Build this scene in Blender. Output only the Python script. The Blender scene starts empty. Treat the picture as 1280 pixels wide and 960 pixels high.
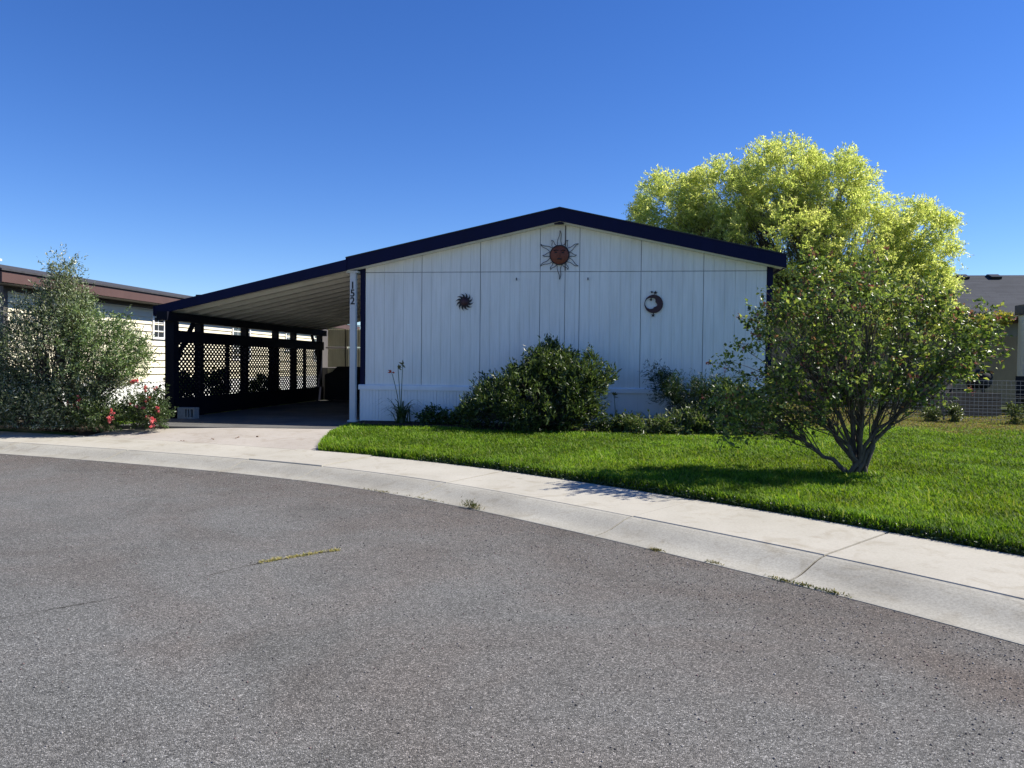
import bpy, math, random
import numpy as np
from mathutils import Vector, Matrix

random.seed(7)
SC = bpy.context.scene
COL = SC.collection
R = math.radians

# ------------------------------------------------------------------ camera
CAM = (0.0, 0.0, 1.22)
F_PX, YAW, PITCH, ROLL = 961.15, 0.1187, -0.0263, 0.0100
cam_d = bpy.data.cameras.new('camera')
cam_d.sensor_fit = 'HORIZONTAL'
cam_d.sensor_width = 36.0
cam_d.lens = 36.0 * F_PX / 1280.0
cam_d.clip_start = 0.05
cam_d.clip_end = 2000
cam_o = bpy.data.objects.new('camera', cam_d)
COL.objects.link(cam_o)
_f = Vector((-math.sin(YAW) * math.cos(PITCH), math.cos(YAW) * math.cos(PITCH), math.sin(PITCH)))
_r = Vector((math.cos(YAW), math.sin(YAW), 0))
_u = _r.cross(_f)
_r2 = math.cos(ROLL) * _r + math.sin(ROLL) * _u
_u2 = -math.sin(ROLL) * _r + math.cos(ROLL) * _u
_m = Matrix((_r2, _u2, -_f)).transposed().to_4x4()
_m.translation = Vector(CAM)
cam_o.matrix_world = _m
SC.camera = cam_o

# ------------------------------------------------------------------ sky, sun, exposure
SUN_DIR = Vector((1.10, 0.25, 1.04)).normalized()        # towards the sun
SUN_EL = math.asin(SUN_DIR.z)
SUN_AZ = math.atan2(SUN_DIR.x, SUN_DIR.y)               # clockwise from +Y
world = bpy.data.worlds.new('World')
SC.world = world
world.use_nodes = True
wn = world.node_tree.nodes
wl = world.node_tree.links
wn.clear()
sky = wn.new('ShaderNodeTexSky')
sky.sky_type = 'NISHITA'
sky.sun_disc = False
sky.sun_elevation = SUN_EL
sky.sun_rotation = SUN_AZ
sky.altitude = 800
sky.air_density = 1.0
sky.dust_density = 0.0
sky.ozone_density = 6.0
bg = wn.new('ShaderNodeBackground')
bg.inputs['Strength'].default_value = 0.09
wo = wn.new('ShaderNodeOutputWorld')
hs = wn.new('ShaderNodeHueSaturation')
hs.inputs['Saturation'].default_value = 1.2
hs.inputs['Hue'].default_value = 0.514
wl.new(sky.outputs[0], hs.inputs['Color'])
wl.new(hs.outputs[0], bg.inputs[0])
wl.new(bg.outputs[0], wo.inputs[0])

sun_d = bpy.data.lights.new('sun', 'SUN')
sun_d.energy = 5.0
sun_d.angle = R(0.53)
sun_d.color = (1.0, 0.95, 0.87)
sun_o = bpy.data.objects.new('sun', sun_d)
COL.objects.link(sun_o)
sun_o.rotation_euler = SUN_DIR.to_track_quat('Z', 'Y').to_euler()
sun_o.location = (20, 8, 25)

SC.view_settings.view_transform = 'Standard'
SC.view_settings.look = 'None'
SC.view_settings.exposure = 0.85
SC.view_settings.gamma = 1.0
SC.view_settings.use_curve_mapping = False
SC.render.engine = 'CYCLES'
SC.cycles.max_bounces = 6
SC.cycles.transparent_max_bounces = 4

# ------------------------------------------------------------------ material helpers
def lin(r, g, b):
    f = lambda c: (c / 255.0) / 12.92 if c <= 10 else (((c / 255.0) + 0.055) / 1.055) ** 2.4
    return (f(r), f(g), f(b), 1.0)

def c4(c):
    return (c[0], c[1], c[2], 1.0)

class N:
    """small node-tree helper"""
    def __init__(self, name):
        self.m = bpy.data.materials.new(name)
        self.m.use_nodes = True
        self.t = self.m.node_tree
        self.b = self.t.nodes['Principled BSDF']
        self.out = self.t.nodes['Material Output']
        g = self.t.nodes.new('ShaderNodeNewGeometry')
        self.pos = g.outputs['Position']
    def n(self, typ, **kw):
        x = self.t.nodes.new(typ)
        for k, v in kw.items():
            setattr(x, k, v)
        return x
    def l(self, a, b):
        self.t.links.new(a, b)
    def vec(self, scale):
        mp = self.n('ShaderNodeMapping')
        mp.inputs['Scale'].default_value = scale if not isinstance(scale, (int, float)) else (scale,) * 3
        self.l(self.pos, mp.inputs[0])
        return mp.outputs[0]
    def noise(self, scale, detail=4, rough=0.55, dist=0.0):
        x = self.n('ShaderNodeTexNoise')
        x.inputs['Scale'].default_value = 1.0
        x.inputs['Detail'].default_value = detail
        x.inputs['Roughness'].default_value = rough
        x.inputs['Distortion'].default_value = dist
        self.l(self.vec(scale), x.inputs['Vector'])
        return x.outputs['Fac']
    def voro(self, scale, feature='F1', out='Color'):
        x = self.n('ShaderNodeTexVoronoi', feature=feature)
        x.inputs['Scale'].default_value = 1.0
        self.l(self.vec(scale), x.inputs['Vector'])
        return x.outputs[out]
    def ramp(self, fac, stops):
        x = self.n('ShaderNodeValToRGB')
        e = x.color_ramp.elements
        while len(e) < len(stops):
            e.new(0.5)
        for el, (p, c) in zip(e, stops):
            el.position = p
            el.color = c4(c) if not isinstance(c, (int, float)) else (c, c, c, 1)
        self.l(fac, x.inputs[0])
        return x.outputs[0]
    def mix(self, a, b, fac, mode='MIX'):
        x = self.n('ShaderNodeMix', data_type='RGBA', blend_type=mode)
        for s, v in ((0, fac), (6, a), (7, b)):
            if isinstance(v, (int, float)):
                x.inputs[s].default_value = v
            elif isinstance(v, tuple):
                x.inputs[s].default_value = c4(v)
            else:
                self.l(v, x.inputs[s])
        return x.outputs[2]
    def bump(self, h, strength=0.3, dist=0.01):
        x = self.n('ShaderNodeBump')
        x.inputs['Strength'].default_value = strength
        x.inputs['Distance'].default_value = dist
        self.l(h, x.inputs['Height'])
        self.l(x.outputs[0], self.b.inputs['Normal'])
        return x
    def base(self, c, rough=0.7, spec=0.4, metal=0.0):
        if isinstance(c, tuple):
            self.b.inputs['Base Color'].default_value = c4(c)
        else:
            self.l(c, self.b.inputs['Base Color'])
        self.b.inputs['Roughness'].default_value = rough
        self.b.inputs['Specular IOR Level'].default_value = spec
        self.b.inputs['Metallic'].default_value = metal
        return self.m

def paint(name, c, rough=0.6, spec=0.35, var=0.12, scale=(3, 3, 1.2), bump=0.08):
    k = N(name)
    f = k.noise(scale, 5, 0.6)
    col = k.ramp(f, [(0.25, tuple(v * (1 - var) for v in c[:3])), (0.7, tuple(min(1, v * (1 + var * 0.5)) for v in c[:3]))])
    if bump:
        k.bump(k.noise(90, 3), bump, 0.003)
    return k.base(col, rough, spec)

M = {}
M['wall_white'] = None
k = N('white painted siding')
f1 = k.noise((2.2, 2.2, 0.5), 5, 0.6)
f2 = k.noise((26, 26, 1.4), 3, 0.5)
col = k.mix(k.ramp(f1, [(0.3, (0.78, 0.765, 0.71)), (0.7, (0.88, 0.865, 0.80))]), k.ramp(f2, [(0.3, (0.86, 0.86, 0.83)), (0.6, (1, 1, 1))]), 0.6, 'MULTIPLY')
k.bump(k.noise((60, 60, 5), 4), 0.12, 0.004)
M['wall_white'] = k.base(col, 0.62, 0.3)
M['seam'] = paint('grey caulk', (0.36, 0.36, 0.35), 0.8, 0.2, 0.2)
M['skirt_white'] = paint('white vinyl skirting', (0.80, 0.81, 0.80), 0.45, 0.4, 0.08)
M['navy'] = paint('navy blue paint', (0.0028, 0.0045, 0.034), 0.6, 0.18, 0.2)
M['navy_dark'] = paint('dark navy timber paint', (0.003, 0.004, 0.011), 0.65, 0.18, 0.25)
M['post_white'] = paint('white metal post', (0.56, 0.57, 0.56), 0.4, 0.4, 0.08)
M['pan_white'] = paint('white enamelled roof pans', (0.68, 0.66, 0.60), 0.45, 0.4, 0.12)
M['black_num'] = paint('black number paint', (0.012, 0.012, 0.014), 0.5, 0.3, 0.1)
M['shingle_dark'] = paint('dark shingles', (0.055, 0.055, 0.06), 0.9, 0.2, 0.3, (9, 9, 9), 0.4)
M['rust'] = paint('rust brown metal', (0.16, 0.055, 0.035), 0.6, 0.35, 0.4, (30, 30, 30), 0.3)
M['dark_metal'] = paint('dark weathered metal', (0.022, 0.016, 0.018), 0.55, 0.4, 0.4, (30, 30, 30), 0.2)
M['wine'] = paint('dark wine red metal', (0.045, 0.014, 0.018), 0.5, 0.4, 0.4, (30, 30, 30), 0.2)
M['copper'] = paint('terracotta face', (0.20, 0.06, 0.032), 0.6, 0.35, 0.35, (22, 22, 22), 0.3)
M['cream'] = paint('cream lap siding', (0.76, 0.70, 0.52), 0.55, 0.35, 0.06, (1.2, 1.2, 6))
M['brown'] = paint('brown fascia', (0.085, 0.047, 0.040), 0.6, 0.35, 0.15)
M['trim_grey'] = paint('grey brown trim', (0.10, 0.09, 0.085), 0.6, 0.35, 0.15)
M['white_trim'] = paint('white trim', (0.8, 0.8, 0.78), 0.45, 0.4, 0.05)
M['beige'] = paint('beige wall', (0.27, 0.255, 0.20), 0.7, 0.3, 0.12)
M['black'] = paint('black stuff', (0.012, 0.012, 0.013), 0.5, 0.4, 0.3, (8, 8, 8))
M['black_cover'] = paint('black fabric cover', (0.014, 0.014, 0.016), 0.8, 0.25, 0.4, (8, 8, 8), 0.3)
M['wire'] = paint('galvanised wire', (0.24, 0.25, 0.25), 0.5, 0.4, 0.1)
M['vent_black'] = paint('black vent', (0.012, 0.012, 0.012), 0.5, 0.4, 0.1)
M['wood'] = paint('weathered wood', (0.19, 0.13, 0.085), 0.8, 0.25, 0.3, (3, 3, 20))
M['block'] = paint('grey concrete block', (0.30, 0.29, 0.27), 0.9, 0.2, 0.2, (20, 20, 20), 0.5)
M['fibre'] = paint('yellowed fibreglass', (0.62, 0.59, 0.47), 0.4, 0.4, 0.15, (6, 6, 1))
k = N('yellowed translucent fibreglass')
col = k.ramp(k.noise((5, 5, 1), 4, 0.6), [(0.3, (0.58, 0.55, 0.44)), (0.7, (0.72, 0.70, 0.58))])
k.base(col, 0.4, 0.4)
tr = k.n('ShaderNodeBsdfTranslucent')
k.l(col, tr.inputs['Color'])
mx = k.n('ShaderNodeMixShader')
mx.inputs[0].default_value = 0.55
k.l(k.b.outputs[0], mx.inputs[1]); k.l(tr.outputs[0], mx.inputs[2]); k.l(mx.outputs[0], k.out.inputs['Surface'])
M['fibre'] = k.m
M['glass'] = None
k = N('window glass')
M['glass'] = k.base((0.03, 0.035, 0.04), 0.06, 0.6)

# soil, concrete, asphalt, lawn ground
k = N('dark garden soil')
col = k.ramp(k.noise(14, 6, 0.7), [(0.3, (0.025, 0.018, 0.012)), (0.7, (0.07, 0.052, 0.036))])
k.bump(k.noise(40, 5, 0.7), 0.8, 0.03)
M['soil'] = k.base(col, 0.95, 0.15)

def concrete(name, a, b, speck=0.25, line=False):
    k = N(name)
    big = k.noise(0.9, 5, 0.6)
    fine = k.noise(55, 4, 0.7)
    col = k.ramp(big, [(0.3, a), (0.68, b)])
    col = k.mix(col, k.ramp(fine, [(0.3, 1 - speck), (0.62, 1.0)]), 0.8, 'MULTIPLY')
    stain = k.noise(3.1, 5, 0.65, 1.2)
    col = k.mix(col, k.ramp(stain, [(0.26, (0.66, 0.61, 0.53)), (0.48, (1, 1, 1))]), 0.6, 'MULTIPLY')
    pits = k.voro(130, 'F1', 'Distance')
    col = k.mix(col, k.ramp(pits, [(0.10, 0.55), (0.22, 1.0)]), 0.45, 'MULTIPLY')
    k.bump(fine, 0.35, 0.004)
    return k.base(col, 0.9, 0.2)
M['walk'] = concrete('pale concrete walk', (0.375, 0.350, 0.288), (0.44, 0.412, 0.345), 0.16)
M['drive'] = concrete('pale concrete drive', (0.36, 0.322, 0.272), (0.425, 0.385, 0.33), 0.16)
M['curb'] = concrete('grey exposed concrete kerb', (0.305, 0.288, 0.24), (0.41, 0.39, 0.328), 0.36)
M['dark_slab'] = concrete('dark carport concrete', (0.085, 0.083, 0.08), (0.15, 0.145, 0.135), 0.25)  # carport floor slabs: darker concrete tone than the apron
M['joint'] = paint('dirt filled joint', (0.05, 0.042, 0.032), 0.95, 0.1, 0.3)

k = N('worn asphalt')
cells = k.voro(175, 'F1', 'Color')
sep = k.n('ShaderNodeSeparateColor')
k.l(cells, sep.inputs[0])
stone = k.ramp(sep.outputs[0], [(0.0, (0.060, 0.060, 0.056)), (0.35, (0.140, 0.139, 0.129)), (0.8, (0.202, 0.200, 0.186)), (1.0, (0.43, 0.425, 0.40))])
d = k.voro(175, 'F1', 'Distance')
stone = k.mix(stone, k.ramp(d, [(0.35, 1.0), (0.75, 0.45)]), 0.75, 'MULTIPLY')
fine = k.noise(180, 3, 0.6)
stone = k.mix(stone, k.ramp(fine, [(0.3, 0.7), (0.7, 1.25)]), 0.6, 'MULTIPLY')
patch = k.noise(0.75, 6, 0.62, 0.6)
stone = k.mix(stone, k.ramp(patch, [(0.32, (0.80, 0.80, 0.79)), (0.50, (1, 1, 1)), (0.70, (1.0, 0.95, 0.92))]), 0.9, 'MULTIPLY')
patch2 = k.noise((0.45, 0.55, 0.5), 4, 0.6, 1.0)
stone = k.mix(stone, k.ramp(patch2, [(0.42, (1, 1, 1)), (0.62, (0.90, 0.82, 0.78))]), 0.6, 'MULTIPLY')
grit = k.noise(38, 4, 0.75)
stone = k.mix(stone, k.ramp(grit, [(0.3, 0.62), (0.5, 1.0), (0.72, 1.3)]), 0.6, 'MULTIPLY')
tar = k.noise(6.5, 5, 0.75, 0.4)
stone = k.mix(stone, k.ramp(tar, [(0.30, 0.70), (0.45, 1.0)]), 0.5, 'MULTIPLY')
ma = k.n('ShaderNodeAttribute', attribute_name='Col')
msep = k.n('ShaderNodeSeparateColor')
k.l(ma.outputs['Color'], msep.inputs[0])
mw = k.mix(msep.outputs[0], k.ramp(k.noise(1.3, 5, 0.65), [(0.3, 0.35), (0.65, 1.0)]), 1.0, 'MULTIPLY')
stone = k.mix(stone, k.mix(stone, (0.77, 0.70, 0.66), 1.0, 'MULTIPLY'), mw)
stone = k.mix(stone, k.mix(stone, (0.86, 0.79, 0.74), 1.0, 'MULTIPLY'), msep.outputs[1])
hb = k.mix(k.ramp(d, [(0.0, 1.0), (0.8, 0.0)]), fine, 0.3)
k.bump(hb, 0.75, 0.006)
M['asphalt'] = k.base(stone, 0.88, 0.25)

k = N('lawn soil under grass')
col = k.ramp(k.noise(7, 6, 0.7), [(0.3, (0.020, 0.040, 0.008)), (0.7, (0.055, 0.080, 0.020))])
far = k.noise(0.5, 4, 0.6)
col = k.mix(col, (0.16, 0.135, 0.07), k.ramp(far, [(0.5, 0.0), (0.66, 0.6)]))
k.bump(k.noise(50, 4, 0.7), 0.6, 0.02)
M['yard'] = k.base(col, 0.95, 0.1)

k = N('grey asphalt shingle roof')
br = k.n('ShaderNodeTexBrick')
br.inputs['Scale'].default_value = 1.0
br.inputs['Brick Width'].default_value = 0.9
br.inputs['Row Height'].default_value = 0.14
br.inputs['Mortar Size'].default_value = 0.006
br.inputs['Color1'].default_value = (0.042, 0.046, 0.054, 1)
br.inputs['Color2'].default_value = (0.056, 0.061, 0.070, 1)
br.inputs['Mortar'].default_value = (0.03, 0.033, 0.038, 1)
k.l(k.vec((1, 1, 1)), br.inputs['Vector'])
col = k.mix(br.outputs[0], k.ramp(k.noise(1.6, 5, 0.6), [(0.3, 0.82), (0.7, 1.1)]), 0.7, 'MULTIPLY')
k.bump(k.noise(40, 4), 0.4, 0.006)
M['roof_grey'] = k.base(col, 0.92, 0.2)

def leaf_mat(name, trans=0.35, rough=0.45, spec=0.35, tint=(1.15, 1.15, 0.75)):
    k = N(name)
    at = k.n('ShaderNodeAttribute', attribute_name='Col')
    k.base(at.outputs['Color'], rough, spec)
    tr = k.n('ShaderNodeBsdfTranslucent')
    k.l(k.mix(at.outputs['Color'], tint, 1.0, 'MULTIPLY'), tr.inputs['Color'])
    mx = k.n('ShaderNodeMixShader')
    mx.inputs[0].default_value = trans
    k.l(k.b.outputs[0], mx.inputs[1])
    k.l(tr.outputs[0], mx.inputs[2])
    k.l(mx.outputs[0], k.out.inputs['Surface'])
    return k.m
M['leaf'] = leaf_mat('glossy leaves', 0.42, 0.36, 0.5)
M['leaf_soft'] = leaf_mat('soft thin leaves', 0.68, 0.6, 0.2, (1.2, 1.2, 0.7))
M['grass'] = leaf_mat('grass blades', 0.45, 0.6, 0.18, (1.2, 1.15, 0.6))
M['petal'] = leaf_mat('flower petals', 0.35, 0.6, 0.2, (1.2, 0.9, 0.9))
k = N('grey brown bark')
col = k.ramp(k.noise((22, 22, 5), 5, 0.7), [(0.3, (0.045, 0.036, 0.028)), (0.7, (0.16, 0.135, 0.11))])
k.bump(k.noise((40, 40, 8), 4, 0.7), 0.6, 0.01)
M['bark'] = k.base(col, 0.9, 0.2)
M['stem_green'] = paint('green stems', (0.06, 0.10, 0.03), 0.6, 0.3, 0.2)

# ------------------------------------------------------------------ mesh helpers
ORG = {}

def props(o, label=None, cat=None, group=None, kind=None):
    if label: o['label'] = label
    if cat: o['category'] = cat
    if group: o['group'] = group
    if kind: o['kind'] = kind
    return o

def empty(name, loc, label=None, cat=None, group=None):
    o = bpy.data.objects.new(name, None)
    o.empty_display_size = 0.2
    COL.objects.link(o)
    o.location = loc
    ORG[o.name] = Vector(loc)
    return props(o, label, cat, group)

class MB:
    """collects shapes given in world coordinates; build() links them as one mesh object"""
    def __init__(self):
        self.v = []
        self.f = []
        self.smooth = False
    def add(self, vs, fs):
        o = len(self.v)
        self.v += [tuple(p) for p in vs]
        self.f += [tuple(i + o for i in f) for f in fs]
        return self
    def box(self, x0, x1, y0, y1, z0, z1):
        v = [(x0, y0, z0), (x1, y0, z0), (x1, y1, z0), (x0, y1, z0), (x0, y0, z1), (x1, y0, z1), (x1, y1, z1), (x0, y1, z1)]
        f = [(0, 3, 2, 1), (4, 5, 6, 7), (0, 1, 5, 4), (1, 2, 6, 5), (2, 3, 7, 6), (3, 0, 4, 7)]
        return self.add(v, f)
    def prism_y(self, poly, y0, y1):
        """polygon in xz (counter-clockwise seen from -y), extruded along y"""
        n = len(poly)
        v = [(x, y0, z) for x, z in poly] + [(x, y1, z) for x, z in poly]
        f = [tuple(range(n)), tuple(reversed(range(n, 2 * n)))]
        for i in range(n):
            j = (i + 1) % n
            f.append((i, i + n, j + n, j))
        return self.add(v, f)
    def prism_z(self, poly, z0, z1):
        n = len(poly)
        v = [(x, y, z0) for x, y in poly] + [(x, y, z1) for x, y in poly]
        f = [tuple(reversed(range(n))), tuple(range(n, 2 * n))]
        for i in range(n):
            j = (i + 1) % n
            f.append((i, j, j + n, i + n))
        return self.add(v, f)
    def prism_x(self, poly, x0, x1):
        """polygon in yz (counter-clockwise seen from +x), extruded along x"""
        n = len(poly)
        v = [(x0, y, z) for y, z in poly] + [(x1, y, z) for y, z in poly]
        f = [tuple(reversed(range(n))), tuple(range(n, 2 * n))]
        for i in range(n):
            j = (i + 1) % n
            f.append((i, j, j + n, i + n))
        return self.add(v, f)
    def tube(self, pts, radii, n=6, cap=True):
        pts = [Vector(p) for p in pts]
        if isinstance(radii, (int, float)):
            radii = [radii] * len(pts)
        vs = []
        ref = None
        for i, p in enumerate(pts):
            t = (pts[min(i + 1, len(pts) - 1)] - pts[max(i - 1, 0)])
            if t.length < 1e-9:
                t = Vector((0, 0, 1))
            t.normalize()
            if ref is None:
                ref = Vector((1, 0, 0)) if abs(t.x) < 0.8 else Vector((0, 1, 0))
            a = (ref - t * ref.dot(t)).normalized()
            ref = a
            b = t.cross(a)
            for q in range(n):
                an = 2 * math.pi * q / n
                vs.append(p + (a * math.cos(an) + b * math.sin(an)) * radii[i])
        fs = []
        for i in range(len(pts) - 1):
            for q in range(n):
                w = (q + 1) % n
                fs.append((i * n + q, i * n + w, (i + 1) * n + w, (i + 1) * n + q))
        if cap:
            fs.append(tuple(reversed(range(n))))
            fs.append(tuple(range((len(pts) - 1) * n, len(pts) * n)))
        return self.add(vs, fs)
    def bar(self, a, b, w, h):
        """square bar from a to b"""
        a, b = Vector(a), Vector(b)
        t = (b - a).normalized()
        s = Vector((0, 0, 1)) if abs(t.z) < 0.95 else Vector((0, 1, 0))
        p = t.cross(s).normalized()
        q = p.cross(t).normalized()
        vs = []
        for c in (a, b):
            for i, j in ((-1, -1), (1, -1), (1, 1), (-1, 1)):
                vs.append(c + p * (i * w / 2) + q * (j * h / 2))
        return self.add(vs, [(0, 3, 2, 1), (4, 5, 6, 7), (0, 1, 5, 4), (1, 2, 6, 5), (2, 3, 7, 6), (3, 0, 4, 7)])
    def ell(self, c, r, nu=10, nv=6):
        vs = [(c[0], c[1], c[2] - r[2])]
        for i in range(1, nv):
            th = -math.pi / 2 + math.pi * i / nv
            for j in range(nu):
                ph = 2 * math.pi * j / nu
                vs.append((c[0] + r[0] * math.cos(th) * math.cos(ph), c[1] + r[1] * math.cos(th) * math.sin(ph), c[2] + r[2] * math.sin(th)))
        vs.append((c[0], c[1], c[2] + r[2]))
        fs = []
        for j in range(nu):
            fs.append((0, 1 + (j + 1) % nu, 1 + j))
        for i in range(nv - 2):
            for j in range(nu):
                a = 1 + i * nu + j
                b = 1 + i * nu + (j + 1) % nu
                fs.append((a, b, b + nu, a + nu))
        top = len(vs) - 1
        o = 1 + (nv - 2) * nu
        for j in range(nu):
            fs.append((o + j, o + (j + 1) % nu, top))
        return self.add(vs, fs)
    def build(self, name, mat, parent=None, origin=None, smooth=None, bevel=0.0):
        if parent is not None:
            og = ORG[parent.name]
        else:
            og = Vector(origin) if origin is not None else Vector((0, 0, 0))
        me = bpy.data.meshes.new(name)
        me.from_pydata([(p[0] - og.x, p[1] - og.y, p[2] - og.z) for p in self.v], [], self.f)
        me.materials.append(mat)
        if smooth or (smooth is None and self.smooth):
            me.shade_smooth()
        o = bpy.data.objects.new(name, me)
        COL.objects.link(o)
        if parent is not None:
            o.parent = parent
            ORG[o.name] = og
        else:
            o.location = og
            ORG[o.name] = og
        if bevel:
            b = o.modifiers.new('bevel', 'BEVEL')
            b.width = bevel
            b.segments = 2
            b.limit_method = 'ANGLE'
        return o

def np_mesh(name, verts, faces, mat, parent=None, origin=None, colors=None, sides=3):
    """verts (N,3), faces (M,sides) numpy; colors per vertex"""
    og = ORG[parent.name] if parent is not None else (Vector(origin) if origin is not None else Vector((0, 0, 0)))
    v = np.asarray(verts, dtype=np.float32) - np.array(og, dtype=np.float32)
    f = np.asarray(faces, dtype=np.int32)
    me = bpy.data.meshes.new(name)
    me.vertices.add(len(v))
    me.vertices.foreach_set('co', v.ravel())
    me.loops.add(f.size)
    me.loops.foreach_set('vertex_index', f.ravel())
    me.polygons.add(len(f))
    me.polygons.foreach_set('loop_start', np.arange(0, f.size, sides, dtype=np.int32))
    me.update(calc_edges=True)
    if colors is not None:
        a = me.color_attributes.new('Col', 'FLOAT_COLOR', 'POINT')
        cc = np.ones((len(v), 4), dtype=np.float32)
        cc[:, :3] = colors
        a.data.foreach_set('color', cc.ravel())
    me.materials.append(mat)
    o = bpy.data.objects.new(name, me)
    COL.objects.link(o)
    if parent is not None:
        o.parent = parent
    else:
        o.location = og
    ORG[o.name] = og
    return o

def unit(a):
    return a / np.maximum(np.linalg.norm(a, axis=-1, keepdims=True), 1e-9)

def leaf_arrays(P, Dr, L, W, rng, fold=0.25, updamp=0.5, droop=0.0, ref=None):
    """diamond leaves: P base, Dr direction, L lengths, W widths -> verts, faces"""
    n = len(P)
    Dr = unit(Dr)
    nr = unit(rng.normal(size=(n, 3)) + np.array([0, 0, updamp * 2]) if ref is None else ref + rng.normal(size=(n, 3)) * 0.5)
    S = unit(np.cross(Dr, nr))
    Nn = unit(np.cross(S, Dr))
    L = L[:, None]
    W = W[:, None]
    mid = P + Dr * L * 0.45 + Nn * W * fold
    tip = P + Dr * L - np.array([0, 0, 1.0]) * L * droop
    a = mid + S * W * 0.5
    b = mid - S * W * 0.5
    mid2 = P + Dr * L * 0.5
    V = np.stack([P, a, tip, b], 1).reshape(-1, 3)
    i = np.arange(n)[:, None] * 4
    F = np.concatenate([i + np.array([[0, 1, 2]]), i + np.array([[0, 2, 3]])], 0)
    return V, F

def sample_lobes(lobes, n, rng, shell=0.55, mind=0.0):
    """points in a union of ellipsoids (cx,cy,cz,rx,ry,rz,weight), biased towards the skin; returns points, outward dirs"""
    w = np.array([l[6] for l in lobes], float)
    w /= w.sum()
    out, nor = [], []
    tries = 0
    while len(out) < n and tries < n * 60:
        tries += 1
        l = lobes[rng.choice(len(lobes), p=w)]
        d = unit(rng.normal(size=3))
        r = shell + (1 - shell) * rng.random() ** 0.6
        p = np.array(l[:3]) + d * np.array(l[3:6]) * r
        deep = False
        for m in lobes:
            if m is l:
                continue
            q = (p - np.array(m[:3])) / np.array(m[3:6])
            if np.dot(q, q) < 0.30:
                deep = True
                break
        if deep and rng.random() < 0.8:
            continue
        if mind and out and np.min(np.linalg.norm(np.array(out) - p, axis=1)) < mind:
            continue
        out.append(p)
        nor.append(d / np.array(l[3:6]))
    return np.array(out), unit(np.array(nor))

def bez(a, b, c, n):
    a, b, c = Vector(a), Vector(b), Vector(c)
    return [(a * (1 - t) ** 2 + b * 2 * t * (1 - t) + c * t * t) for t in [i / n for i in range(n + 1)]]

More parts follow.
